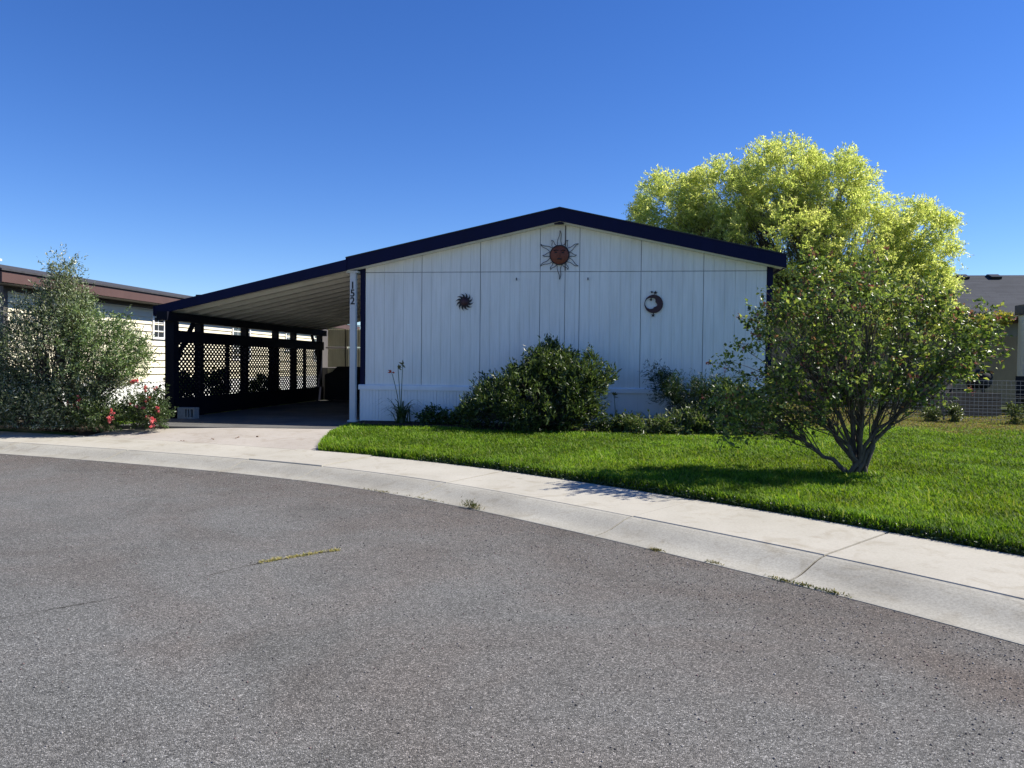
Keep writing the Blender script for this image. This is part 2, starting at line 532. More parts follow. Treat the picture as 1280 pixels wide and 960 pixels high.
def grow(root, lobes, rng, clumps=120, twigs=8, leaves=12, twig_len=0.3, leaf=(0.05, 0.03), stems=6, stem_r=0.03,
         up=0.4, spread=0.9, colors=None, col_fn=None, mat=None, mind=0.0, shell=0.55, base_spread=0.08, trunk_top=None,
         fold=0.25, droop=0.0, leaf_angle=0.7, crown_name='crown', wood_name='trunk', limb_from=0.35, bark=None, twig_tubes=0.0, side=5, jitter=0.06, limb_k=0.34):
    """a plant: branching wood from the base to foliage clumps spread through the lobes; two parts (wood, crown)"""
    base = np.array(ORG[root.name])
    C, Nn = sample_lobes(lobes, clumps, rng, shell, mind)
    k = stems
    cen = C[rng.choice(len(C), k, replace=False)]
    for _ in range(6):
        lab = np.argmin(((C[:, None] - cen[None]) ** 2).sum(-1), 1)
        for j in range(k):
            if (lab == j).any():
                cen[j] = C[lab == j].mean(0)
    wood = MB()
    top = base if trunk_top is None else np.array(trunk_top)
    if trunk_top is not None:
        mid = (base + top) / 2 + rng.normal(size=3) * 0.05
        wood.tube(bez(base - np.array([0, 0, 0.1]), mid, top, 6), [stem_r * 1.9 * (1.35 - 0.5 * i / 6) for i in range(7)], 9)
    for j in range(k):
        idx = np.where(lab == j)[0]
        if not len(idx):
            continue
        st = top + np.array([rng.normal() * base_spread, rng.normal() * base_spread, -0.03])
        node = top + (cen[j] - top) * 0.62
        ctrl = st + (node - st) * np.array([0.35, 0.35, 0.6])
        path = bez(st, ctrl, node, 7)
        path = [p + Vector(rng.normal(size=3) * jitter * (0.4 if i else 0)) for i, p in enumerate(path)]
        wood.tube(path, [stem_r * (1.0 - 0.55 * i / 7) for i in range(8)], 7)
        for c in idx:
            s = path[int(rng.integers(int(7 * limb_from), 8))]
            cc = Vector(C[c])
            md = (s + cc) / 2 + Vector(rng.normal(size=3) * 0.08) + Vector((0, 0, 0.06 * (cc - s).length))
            pp = bez(s, md, cc, 5)
            pp = [p + Vector(rng.normal(size=3) * jitter * 0.35 * (1 if 0 < i < 5 else 0)) for i, p in enumerate(pp)]
            r0 = stem_r * limb_k
            wood.tube(pp, [r0 * (1 - 0.72 * i / 5) for i in range(6)], side, False)
    # twigs
    n = len(C)
    T0 = np.repeat(C, twigs, 0) + rng.normal(size=(n * twigs, 3)) * twig_len * 0.35
    TD = unit(np.repeat(Nn, twigs, 0) * 0.8 + rng.normal(size=(n * twigs, 3)) * spread + np.array([0, 0, up]))
    TL = twig_len * (0.55 + 0.9 * rng.random(n * twigs))
    tone = np.repeat(rng.random(n), twigs)
    if twig_tubes > 0:
        sel = np.where(rng.random(len(T0)) < twig_tubes)[0]
        src = np.repeat(C, twigs, 0)
        for s in sel:
            a = src[s]
            b = T0[s] + TD[s] * TL[s]
            wood.tube([a, (a + b) / 2 + rng.normal(size=3) * 0.02, b], [stem_r * 0.09, stem_r * 0.07, stem_r * 0.04], 3, False)
    m = leaves
    u = np.tile((np.arange(m) + 0.5) / m, len(T0)) + rng.normal(size=len(T0) * m) * 0.04
    P = np.repeat(T0, m, 0) + np.repeat(TD, m, 0) * (np.repeat(TL, m) * u)[:, None]
    P[:, 2] -= droop * np.repeat(TL, m) * u * u
    P += rng.normal(size=P.shape) * leaf[0] * 0.25
    LD = unit(np.repeat(TD, m, 0) + rng.normal(size=P.shape) * leaf_angle)
    LL = leaf[0] * (0.6 + 0.7 * rng.random(len(P)))
    LW = LL * (leaf[1] / leaf[0]) * (0.8 + 0.4 * rng.random(len(P)))
    P[:, 2] = np.maximum(P[:, 2], base[2] + 0.03)
    V, F = leaf_arrays(P, LD, LL, LW, rng, fold)
    cl = col_fn(P, u, np.repeat(tone, m), rng)
    wo_ = wood.build(wood_name, bark or M['bark'], root, smooth=True)
    cr = np_mesh(crown_name, V, F, mat or M['leaf'], root, colors=np.repeat(cl, 4, 0))
    return wo_, cr, C, Nn, (T0, TD, TL)

def pal(cols, weights):
    cols = np.array(cols)
    weights = np.array(weights, float)
    weights /= weights.sum()
    def fn(P, u, tone, rng):
        i = rng.choice(len(cols), len(P), p=weights)
        c = cols[i] * (0.75 + 0.5 * rng.random((len(P), 1)))
        return c * (0.85 + 0.3 * tone[:, None])
    return fn

# ------------------------------------------------------------------ street edge curve
CTRL = [(7.0, -14), (6.6, -8), (5.8, -3), (4.8, 0.6), (3.65, 2.85), (2.32, 4.51), (1.7, 5.19), (0.74, 6.11), (-0.89, 7.53), (-2.1, 8.45),
        (-3.42, 9.24), (-4.86, 9.85), (-6.3, 10.33), (-7.85, 10.78), (-9.58, 11.22), (-14, 12.3), (-24, 14.6), (-50, 20)]
def catmull(pts, step=0.12):
    out = []
    n = len(pts)
    for i in range(n - 1):
        p0 = np.array(pts[max(i - 1, 0)], float); p1 = np.array(pts[i], float)
        p2 = np.array(pts[i + 1], float); p3 = np.array(pts[min(i + 2, n - 1)], float)
        m = max(2, int(np.linalg.norm(p2 - p1) / step))
        for q in range(m):
            t = q / m
            out.append(0.5 * ((2 * p1) + (-p0 + p2) * t + (2 * p0 - 5 * p1 + 4 * p2 - p3) * t * t + (-p0 + 3 * p1 - 3 * p2 + p3) * t ** 3))
    out.append(np.array(pts[-1], float))
    return np.array(out)
EDGE = catmull(CTRL)
for _ in range(60):
    EDGE[1:-1] = EDGE[1:-1] * 0.5 + (EDGE[:-2] + EDGE[2:]) * 0.25
TAN = unit(np.gradient(EDGE, axis=0))
NOR = np.stack([TAN[:, 1], -TAN[:, 0]], 1)
ARC = np.concatenate([[0], np.cumsum(np.linalg.norm(np.diff(EDGE, axis=0), axis=1))])
CURB_W, WALK_END = 0.52, 1.56
def at_s(s, off):
    x = np.interp(s, ARC, EDGE[:, 0]); y = np.interp(s, ARC, EDGE[:, 1])
    nx = np.interp(s, ARC, NOR[:, 0]); ny = np.interp(s, ARC, NOR[:, 1])
    return np.stack([x + nx * off, y + ny * off], -1)
def s_of(x, y):
    return ARC[np.argmin((EDGE[:, 0] - x) ** 2 + (EDGE[:, 1] - y) ** 2)]
def dist_edge(P):
    """signed-ish distance of points (N,2) outside the road edge"""
    out = np.empty(len(P))
    E2 = EDGE[::2]; N2 = NOR[::2]
    for a in range(0, len(P), 4000):
        q = P[a:a + 4000]
        dd = ((q[:, None] - E2[None]) ** 2).sum(-1)
        j = dd.argmin(1)
        out[a:a + 4000] = ((q - E2[j]) * N2[j]).sum(1)
    return out
def yard_z(d):
    return np.interp(d, [0, 1.4, 1.575, 1.615, 2.2, 3.4, 5.2, 400], [-0.2, -0.185, -0.18, -0.118, -0.105, -0.075, -0.035, -0.035])

def apron_z(y, d):
    base = np.interp(d, [1.5, 3.0, 5.2], [-0.155, -0.024, -0.021])
    return float(base)

# ------------------------------------------------------------------ the setting
SA, SB = s_of(-4.85, 9.85), s_of(-9.5, 11.2)
ROAD_Z = -0.305
# road: fine flat sheet
gx = np.concatenate([[-400, -120, -50, -25], np.arange(-16, 8.01, 0.25), [12, 30, 120, 400]])
gy = np.concatenate([[-400, -120, -40, -12], np.arange(-4, 15.01, 0.25), [20, 60]])
GX, GY = np.meshgrid(gx, gy)
pv = np.stack([GX.ravel(), GY.ravel()], 1)
dm = np.clip(-dist_edge(pv), 0, None)
mg = np.exp(-(dm / 1.35) ** 1.6)
def vnoise(P, sc, seed):
    rr__ = np.random.default_rng(seed)
    tab = rr__.random((64, 64))
    q = P * sc
    i = np.floor(q).astype(int)
    f = q - i
    f = f * f * (3 - 2 * f)
    g = lambda a, b: tab[(i[:, 0] + a) % 64, (i[:, 1] + b) % 64]
    return (g(0, 0) * (1 - f[:, 0]) + g(1, 0) * f[:, 0]) * (1 - f[:, 1]) + (g(0, 1) * (1 - f[:, 0]) + g(1, 1) * f[:, 0]) * f[:, 1]
arc_of = np.array([ARC[np.argmin((EDGE[::2, 0] - a) ** 2 + (EDGE[::2, 1] - b) ** 2) * 2] for a, b in pv])
sp = np.stack([dm * 1.5, arc_of * 0.22], 1)
streak = 0.6 * vnoise(sp, 1.0, 41) + 0.4 * vnoise(sp, 2.3, 42)
right_side = np.clip((pv[:, 0] + 2.0) / 3.5, 0, 1)          # loose gravel lies thicker on that side of the street
streak = np.clip(streak * 1.8 - 0.75, 0, 1) * (0.35 + 0.65 * right_side)
nx_ = len(gx)
ii = (np.arange(len(gy) - 1)[:, None] * nx_ + np.arange(nx_ - 1)[None]).ravel()
road = props(np_mesh('road', np.column_stack([pv, np.full(len(pv), ROAD_Z)]), np.stack([ii, ii + 1, ii + 1 + nx_, ii + nx_], 1), M['asphalt'], colors=np.stack([mg, streak, streak], 1), sides=4), 'worn grey asphalt of the street in front of the house', kind='structure')

# ground: one sheet from the walk to the horizon
ss = np.unique(np.concatenate([np.arange(0, ARC[-1], 0.3), [ARC[-1]]]))
offs = [1.40, 1.575, 1.615, 2.2, 3.4, 5.2, 9, 20, 60, 200, 900]
vs = []
for o_ in offs:
    p = at_s(ss, o_)
    z = float(yard_z(np.array([o_]))[0])
    vs += [(a, b, z - (0.07 if (SA - 0.25 < s__ < SB + 0.5 and o_ < 4) else 0.0)) for (a, b), s__ in zip(p, ss)]
fs = []
n = len(ss)
for i in range(len(offs) - 1):
    for j in range(n - 1):
        fs.append((i * n + j, (i + 1) * n + j, (i + 1) * n + j + 1, i * n + j + 1)[::-1])
mb = MB(); mb.add(vs, fs)
ground = props(mb.build('ground', M['yard']), 'soil and turf ground of the yards behind the walk', kind='structure')

# joints in walk and kerb
JW = [s_of(1.25, 5.6), s_of(-0.05, 6.85), s_of(-2.15, 8.45), s_of(-3.95, 9.5), s_of(-5.25, 9.98)]
JW = [JW[0] - 7.2, JW[0] - 4.8, JW[0] - 2.4] + JW + [JW[-1] + 2.4 * i for i in range(1, 9)]
walk = props(MB().build('sidewalk', M['walk']), 'pale concrete sidewalk curving along the street', kind='structure')
kerb = props(MB().build('kerb', M['curb']), 'grey rolled concrete kerb along the road edge', kind='structure')
rngs = np.random.default_rng(3)
CPROF = [(0.0, -0.36), (0.002, -0.301), (0.02, -0.298), (0.07, -0.294), (0.14, -0.286), (0.22, -0.268), (0.31, -0.238), (0.40, -0.209), (0.47, -0.194), (CURB_W - 0.006, -0.190), (CURB_W - 0.006, -0.36)]
for a, b in zip(JW[:-1], JW[1:]):
    dz = rngs.normal() * 0.003
    u = np.linspace(a + rngs.choice([0.008, 0.016]), b - 0.012, max(3, int((b - a) / 0.2)))
    # walk slab
    prof = [(CURB_W + 0.006, -0.30), (CURB_W + 0.006, -0.192), (CURB_W + 0.014, -0.184), (WALK_END - 0.012, -0.146), (WALK_END, -0.152), (WALK_END, -0.30)]
    for profile, par, nm, mt in ((prof, walk, 'concrete_slab', M['walk']), (CPROF, kerb, 'kerb_section', M['curb'])):
        uu = u
        vs = []
        for o_, z in profile:
            p = at_s(uu, o_)
            vs += [(x, y, z + (dz if nm == 'concrete_slab' else 0.0)) for x, y in p]
        m = len(uu); q = len(profile)
        fs = []
        for i in range(q - 1):
            for j in range(m - 1):
                fs.append((i * m + j, i * m + j + 1, (i + 1) * m + j + 1, (i + 1) * m + j))
        mb = MB(); mb.add(vs, fs)
        mb.add([vs[i * m] for i in range(q)], [tuple(range(q))])
        mb.add([vs[i * m + m - 1] for i in range(q)], [tuple(reversed(range(q)))])
        ob = mb.build(nm, mt, par)
        if nm == 'kerb_section':
            me_ = ob.data
            me_.polygons.foreach_set('use_smooth', [1 if (m - 1) * 2 <= i_ < (m - 1) * 7 else 0 for i_ in range(len(me_.polygons))])

# dirt packed in the joints between slabs and kerb sections
uu = np.arange(JW[0], JW[-1], 0.2)
for profile, par in ((prof, walk), (CPROF, kerb)):
    vs = []
    core = [(o_, z - 0.012) for o_, z in profile[1:-1]]
    for o_, z in core:
        vs += [(x, y, z) for x, y in at_s(uu, o_)]
    m = len(uu)
    mb = MB(); mb.add(vs, [(i * m + j, i * m + j + 1, (i + 1) * m + j + 1, (i + 1) * m + j) for i in range(len(core) - 1) for j in range(m - 1)])
    mb.build('joint_dirt', M['joint'], par)

# driveway: apron and carport slabs
drive = props(MB().build('driveway', M['drive']), 'pale concrete driveway running under the carport', kind='structure')
sa, sb = SA, SB
nc, nr_ = 16, 8
def apron(i, j):
    u = i / nc
    s = sa + (sb - sa) * u
    p = at_s(s, WALK_END + 0.012)
    q = np.array([-4.95 + (-9.15 + 4.95) * u, 13.72 - 0.25 * u])
    t = j / nr_
    bend = (1 - t) ** 2 * 0.25 * (1 if u < 0.1 else 0)
    x = p[0] * (1 - t) ** 1.3 + q[0] * (1 - (1 - t) ** 1.3)
    y = p[1] + (q[1] - p[1]) * t
    d = dist_edge(np.array([[x, y]]))[0]
    return (x, y, apron_z(y, d))
grid = [[apron(i, j) for i in range(nc + 1)] for j in range(nr_ + 1)]
def slab_from(rows, cols):
    vs = []
    for j in rows:
        for i in cols:
            vs.append(grid[j][i])
    w = len(cols)
    top = len(vs)
    vs += [(x, y, z - 0.12) for x, y, z in vs]
    fs = []
    for j in range(len(rows) - 1):
        for i in range(w - 1):
            a = j * w + i
            fs.append((a, a + w, a + w + 1, a + 1)[::-1] if False else (a, a + w, a + w + 1, a + 1))
    ring = [i for i in range(w)] + [j * w + w - 1 for j in range(1, len(rows))] + [(len(rows) - 1) * w + i for i in range(w - 2, -1, -1)] + [j * w for j in range(len(rows) - 2, 0, -1)]
    for a, b in zip(ring, ring[1:] + ring[:1]):
        fs.append((a, b, b + top, a + top))
    mb = MB(); mb.add(vs, fs)
    return mb
slab_from(list(range(nr_ + 1)), list(range(0, nc + 1))).build('concrete_slab', M['drive'], drive)
MB().prism_z([(-9.15, 13.482), (-4.95, 13.732), (-5.0, 17.9), (-9.12, 17.9)], -0.15, -0.018).build('concrete_slab', M['dark_slab'], drive)
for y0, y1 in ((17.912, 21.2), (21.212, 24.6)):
    MB().box(-9.12, -5.02, y0, y1, -0.15, -0.015).build('concrete_slab', M['dark_slab'], drive)

# flower bed soil in front of the house
bed_poly = [(-4.9, 14.62), (-3.2, 14.35), (-2.0, 13.9), (-0.5, 13.75), (0.4, 13.95), (1.5, 13.75), (2.9, 13.95), (3.4, 14.6), (3.45, 15.7), (-5.0, 15.7)]
props(MB().prism_z(bed_poly, -0.1, 0.012).build('flower_bed', M['soil']), 'dark soil bed along the foot of the white house', kind='structure')
bs = np.arange(s_of(-9.5, 11.2) + 0.08, s_of(-13.5, 12.2), 0.4)
bo = [1.57, 1.9, 2.4, 3.0]
vs = []
for o_ in bo:
    z_ = float(yard_z(np.array([o_]))[0]) + 0.012
    vs += [(p[0], p[1], z_) for p in at_s(bs, o_)]
n = len(bs)
mb = MB()
mb.add(vs, [(i * n + j, i * n + j + 1, (i + 1) * n + j + 1, (i + 1) * n + j) for i in range(len(bo) - 1) for j in range(n - 1)])
props(mb.build('planting_bed', M['soil']), 'dark soil bed under the tall shrub beside the driveway', kind='structure')

# ------------------------------------------------------------------ main house
FY = 15.556                     # facade plane
XL, XR, XM = -4.94, 3.14, -0.90
RZ_M, RZ_E, SLOPE = 4.045, 3.14, 0.2175
def under(x):                   # underside of the rake
    return RZ_M - abs(x - XM) * SLOPE
HB = 33.0
house = empty('manufactured_home', (XM, FY, 0), 'white gable-ended manufactured home with navy trim and vertical siding', 'house')
# structural shell behind the panels
poly = [(XL + 0.01, 0.0), (XR - 0.01, 0.0), (XR - 0.01, under(XR)), (XM, under(XM)), (XL + 0.01, under(XL))]
MB().prism_y(poly, FY + 0.012, HB).build('wall', M['seam'], house)

def siding_panel(x0, x1, z0, ztop):
    """grooved sheet: boards 20 cm wide with real grooves; ztop may be a function of x"""
    zt = ztop if callable(ztop) else (lambda x: ztop)
    mb = MB()
    g = 0.008
    step = 0.2032
    xs = [x0 + 0.006]
    x = x0 + step
    while x < x1 - 0.05:
        xs.append(x); x += step
    xs.append(x1 - 0.006)
    for i in range(len(xs) - 1):
        a = xs[i] + (g / 2 if i else 0)
        b = xs[i + 1] - (g / 2 if i < len(xs) - 2 else 0)
        pts = [(a, z0), (b, z0), (b, zt(b))]
        if callable(ztop) and a < XM < b:
            pts.append((XM, zt(XM)))
        pts.append((a, zt(a)))
        mb.prism_y(pts, FY - 0.012, FY + 0.0)
    # recessed backing sheet
    pts = [(xs[0], z0 + 0.001), (xs[-1], z0 + 0.001), (xs[-1], zt(xs[-1]) - 0.001)]
    if callable(ztop) and xs[0] < XM < xs[-1]:
        pts.append((XM, zt(XM) - 0.001))
    pts.append((xs[0], zt(xs[0]) - 0.001))
    mb.prism_y(pts, FY - 0.0035, FY + 0.009)
    mb.build('siding_panel', M['wall_white'], house)
S4 = 1.2192
seams = [XL, -3.742, -3.742 + S4, -3.742 + 2 * S4, -0.80, -0.509, -0.509 + S4, -0.509 + 2 * S4, XR]
ZS = 3.084
for a, b in zip(seams[:-1], seams[1:]):
    siding_panel(a, b, 0.76, ZS - 0.007)
    siding_panel(a, b, ZS + 0.007, lambda x: max(ZS + 0.02, under(x) - 0.002))
# thin batten at the marriage line
MB().box(-0.812, -0.790, FY - 0.022, FY - 0.0125, ZS + 0.02, 4.0).build('batten', M['trim_grey'], house)
# corner trims (navy) on both corners
MB().box(XL - 0.10, XL - 0.004, FY - 0.028, FY + 0.10, 0.70, under(XL) - 0.002).build('corner_trim', M['navy'], house)
MB().box(XR + 0.004, XR + 0.11, FY - 0.028, FY + 0.10, 0.70, under(XR) - 0.002).build('corner_trim', M['navy'], house)
# skirting panels and cap
x = XL - 0.10
while x < XR + 0.05:
    x1 = min(x + 0.406, XR + 0.06)
    mb = MB()
    mb.box(x, x1, FY - 0.045, FY - 0.02, -0.05, 0.665)
    q = x + 0.025
    while q < x1 - 0.03:
        mb.box(q, q + 0.042, FY - 0.055, FY - 0.0455, -0.05, 0.664)
        q += 0.0677
    mb.build('skirting_panel', M['skirt_white'], house)
    x += 0.4085
cap = [(FY - 0.075, 0.655), (FY - 0.013, 0.655), (FY - 0.013, 0.762), (FY - 0.04, 0.762), (FY - 0.07, 0.742)]
MB().prism_x(cap, XL - 0.125, XR + 0.07).build('skirting_cap', M['skirt_white'], house)
# roof slabs with shingled top
mb = MB()
OV = 0.33
for sgn, xe in ((-1, XL - OV), (1, XR + OV - 0.085)):
    ze = under(xe)
    pts = [(XM, RZ_M + 0.02), (XM, RZ_M + 0.235), (xe, ze + 0.235), (xe, ze + 0.02)]
    if sgn > 0:
        pts = pts[::-1]
    mb.prism_y(pts, FY - 0.245, HB + 0.3)
roof = mb.build('roof', M['shingle_dark'], house)
# rake fascia boards: bevelled boards on the gable edge
for sgn, xe in ((-1, XL - OV - 0.005), (1, XR + OV - 0.03)):
    ze = under(xe)
    hz = 0.265 if sgn < 0 else 0.262
    pts = [(XM, RZ_M + 0.005), (XM, RZ_M + hz), (xe, ze + hz - 0.01), (xe, ze + 0.005)]
    if sgn > 0:
        pts = pts[::-1]
    MB().prism_y(pts, FY - 0.285, FY - 0.247).build('fascia_board', M['navy'], house)
    # thin drip edge
    pts = [(XM, RZ_M + hz + 0.002), (XM, RZ_M + hz + 0.02), (xe, ze + hz + 0.01), (xe, ze + hz - 0.008)]
    if sgn > 0:
        pts = pts[::-1]
    MB().prism_y(pts, FY - 0.30, FY - 0.245).build('drip_edge', M['shingle_dark'], house)
    # soffit under the overhang
    pts = [(XM, RZ_M - 0.0), (XM, RZ_M + 0.018), (xe, ze + 0.018), (xe, ze)]
    if sgn > 0:
        pts = pts[::-1]
    MB().prism_y(pts, FY - 0.246, FY - 0.0125).build('soffit', M['wall_white'], house)
# right eave fascia
xe = XR + OV - 0.06
MB().box(xe - 0.02, xe + 0.015, FY - 0.24, HB + 0.2, under(xe) - 0.01, under(xe) + 0.23).build('eave_fascia', M['navy'], house)
MB().box(-1.02, -0.83, FY - 0.24, FY - 0.10, RZ_M - 0.035, RZ_M - 0.004).build('ridge_beam_end', M['navy'], house)
for hx in (-1.78, -0.34):
    MB().tube([(hx, FY - 0.012, 2.92), (hx, FY - 0.05, 2.92), (hx, FY - 0.055, 2.96)], 0.012, 6).build('hook', M['trim_grey'], house)
# shingle strips near the eave line over the roof (courses seen edge-on)

# ------------------------------------------------------------------ carport
CX0, CX1 = -9.44, XL - OV
def cz(x):                      # underside of carport roof
    return 2.185 + (x - CX0) * (3.085 - 2.185) / (CX1 - CX0)
CYE = 24.45
port = empty('carport', (-9.19, FY, 0), 'open carport with white ribbed roof, navy posts and lattice side screen', 'carport')
y = FY - 0.255
PW = 0.58
while y < CYE - 0.1:
    mb = MB()
    y1 = min(y + PW - 0.004, CYE)
    # pan: flat web with two upstand ribs, sloping along x
    prof = [(y, 0.0), (y + 0.015, -0.085), (y + 0.15, -0.085), (y + 0.165, 0.0), (y1, 0.0), (y1, 0.02), (y, 0.02)]
    vs = [(CX0 + 0.03, yy, cz(CX0 + 0.03) + 0.088 + zz) for yy, zz in prof] + [(CX1 + 0.02, yy, cz(CX1 + 0.02) + 0.088 + zz) for yy, zz in prof]
    n = len(prof)
    fs = [tuple(range(n)), tuple(reversed(range(n, 2 * n)))]
    for i in range(n):
        j = (i + 1) % n
        fs.append((i, i + n, j + n, j))
    mb.add(vs, fs)
    mb.build('roof_panel', M['pan_white'], port)
    y += PW
# top skin to close the roof against the sky
MB().prism_y([(CX0 + 0.02, cz(CX0 + 0.02) + 0.112), (CX1 + 0.0, cz(CX1) + 0.112), (CX1 + 0.0, cz(CX1) + 0.135), (CX0 + 0.02, cz(CX0 + 0.02) + 0.135)], FY - 0.25, CYE).build('roof_skin', M['shingle_dark'], port)
# front fascia
xs0, xs1 = CX0, CX1 + 0.02
pts = [(xs0, cz(xs0) - 0.012), (xs1, cz(xs1) + 0.005), (xs1, cz(xs1) + 0.232), (xs0, cz(xs0) + 0.178)]
MB().prism_y(pts, FY - 0.300, FY - 0.2565).build('fascia_board', M['navy'], port)
MB().box(CX0 - 0.03, CX0 + 0.012, FY - 0.30, CYE, cz(CX0) - 0.03, cz(CX0) + 0.175).build('gutter', M['navy'], port)
LX = -9.19
nd = M['navy_dark']
posts_y = [15.5, 16.62, 18.85, 20.72, 21.98, 24.1]
for i, py in enumerate(posts_y):
    w = 0.10 if i == 0 else 0.075
    MB().box(LX - w, LX + w, py - w, py + w, -0.03, 2.06).build('post', nd, port)
MB().box(LX - 0.12, LX + 0.12, 15.40 - 0.28, CYE, 2.062, 2.245).build('header_beam', nd, port)
MB().box(LX + 0.06, LX + 0.115, 15.42, 24.2, 1.60, 1.865).build('rail', nd, port)
MB().box(LX + 0.06, LX + 0.115, 15.42, 24.2, 0.0, 0.415).build('kick_board', nd, port)
for py in (17.88, 20.33, 22.78):
    MB().box(LX + 0.0, LX + 0.059, py - 0.05, py + 0.05, 0.2, 1.7).build('stud', nd, port)
MB().bar((LX + 0.03, 15.60, 1.22), (LX + 0.03, 16.32, 2.06), 0.055, 0.10).build('brace', nd, port)
MB().bar((LX + 0.03, 24.02, 1.22), (LX + 0.03, 23.35, 2.06), 0.055, 0.10).build('brace', nd, port)
# lattice: diagonal slats in every bay
stops = sorted(posts_y + [17.88, 20.33, 22.78])
for a, b in zip(stops[:-1], stops[1:]):
    y0, y1, z0, z1 = a + 0.06, b - 0.06, 0.38, 1.63
    mb = MB()
    dy, dz = 0.155, 0.112
    slope = dz / dy
    for sg, xo in ((1, LX + 0.020), (-1, LX + 0.032)):
        c0 = (z0 - (y1 - y0) * slope) if sg > 0 else z0
        c = c0
        while c < (z1 if sg > 0 else z1 + (y1 - y0) * slope):
            # line z = c + sg*slope*(y-y0)
            ya, yb = y0, y1
            if sg > 0:
                ya = max(y0, y0 + (z0 - c) / slope); yb = min(y1, y0 + (z1 - c) / slope)
            else:
                ya = max(y0, y0 + (c - z1) / slope); yb = min(y1, y0 + (c - z0) / slope)
            if yb - ya > 0.02:
                za, zb = c + sg * slope * (ya - y0), c + sg * slope * (yb - y0)
                mb.bar((xo, ya, za), (xo, yb, zb), 0.009, 0.042)
            c += dz
    props(mb.build('lattice_panel', nd, port), kind='stuff')
# white corner post with house number, wall strut
wp = empty('number_post', (-5.16, FY - 0.10, 0), 'slim white carport post carrying a house number beside the house corner', 'post')
mb = MB(); mb.box(-5.225, -5.10, FY - 0.165, FY - 0.045, -0.02, 3.09)
pst = mb.build('post_shaft', M['post_white'], wp, bevel=0.008)
MB().box(-5.26, -5.07, FY - 0.19, FY - 0.03, -0.015, 0.02).build('base_plate', M['post_white'], wp)
MB().box(-5.30, -5.05, FY - 0.185, FY - 0.025, 3.06, 3.10).build('top_bracket', M['post_white'], wp)
for ch, zz in (('1', 2.735), ('5', 2.575), ('2', 2.415)):
    cu = bpy.data.curves.new('digit', 'FONT')
    cu.body = ch
    cu.size = 0.205
    cu.extrude = 0.003
    cu.offset = 0.004
    cu.align_x = 'CENTER'
    cu.materials.append(M['black_num'])
    cu.resolution_u = 4
    tmp = bpy.data.objects.new('tmp', cu)
    me = bpy.data.meshes.new_from_object(tmp)
    bpy.data.objects.remove(tmp)
    o = bpy.data.objects.new('digit', me)
    COL.objects.link(o)
    o.rotation_euler = (R(90), 0, 0)
    o.parent = wp
    o.location = Vector((-5.163, FY - 0.169, zz)) - ORG[wp.name]

# shed at the end of the carport
shed = empty('storage_shed', (-7.1, CYE + 0.05, 0), 'pale ribbed storage shed closing the far end of the carport', 'shed')
MB().box(-9.3, -5.0, CYE + 0.05, CYE + 0.09, -0.02, 1.03).build('wall', M['trim_grey'], shed)
for wx in (-9.3, -5.06):
    MB().box(wx, wx + 0.06, CYE + 0.05, CYE + 2.5, -0.02, 2.3).build('side_wall', M['trim_grey'], shed)
x = -9.05
i = 0
while x < -5.1:
    for z0, z1 in ((0.05, 1.02), (1.05, 1.66), (1.72, 2.3)):
        mb = MB()
        mb.box(x, x + 0.60, CYE + 0.03, CYE + 0.048, z0, z1)
        q = x + 0.03
        while q < x + 0.57:
            mb.box(q, q + 0.035, CYE + 0.018, CYE + 0.0295, z0, z1)
            q += 0.075
        mb.build('siding_panel', M['fibre'], shed)
    MB().box(x + 0.602, x + 0.63, CYE + 0.0, CYE + 0.05, 0.0, 2.3).build('frame_post', M['trim_grey'], shed)
    x += 0.632
MB().box(-9.05, -5.05, CYE - 0.16, CYE + 0.015, 1.665, 1.70).build('shelf', M['wood'], shed)
# covered barbecue / workbench shapes in the dark of the carport
t = empty('covered_barbecue', (-7.75, 23.3, 0), 'black covered barbecue in the shade at the back of the carport', 'barbecue')
mb = MB()
sec = [(-0.85, 0.05), (0.85, 0.05), (0.85, 0.85), (0.62, 0.95), (0.5, 1.10), (-0.45, 1.12), (-0.6, 0.95), (-0.85, 0.86)]
mb.prism_y([(-7.75 + a, b * 0.97) for a, b in sec], 22.95, 23.65)
mb.build('cover', M['black_cover'], t, bevel=0.05)
for wx in (-8.4, -7.1):
    MB().tube([(wx, 22.98, 0.07), (wx, 23.06, 0.07)], 0.08, 12).build('wheel', M['black'], t)
t = empty('wheeled_bin', (-5.75, 22.6, 0), 'black wheeled bin against the house wall inside the carport', 'bin')
mb = MB()
v = []
for z, w in ((0.05, 0.24), (0.98, 0.30)):
    v += [(-5.75 - w, 22.6 - w, z), (-5.75 + w, 22.6 - w, z), (-5.75 + w, 22.6 + w, z), (-5.75 - w, 22.6 + w, z)]
mb.add(v, [(0, 3, 2, 1), (4, 5, 6, 7), (0, 1, 5, 4), (1, 2, 6, 5), (2, 3, 7, 6), (3, 0, 4, 7)])
mb.build('body', M['black'], t, bevel=0.02)
MB().box(-6.08, -5.42, 22.26, 22.94, 0.985, 1.05).build('lid', M['black'], t, bevel=0.02)
for wx in (-5.98, -5.52):
    MB().tube([(wx - 0.03, 22.86, 0.09), (wx + 0.03, 22.86, 0.09)], 0.095, 12).build('wheel', M['black_cover'], t)

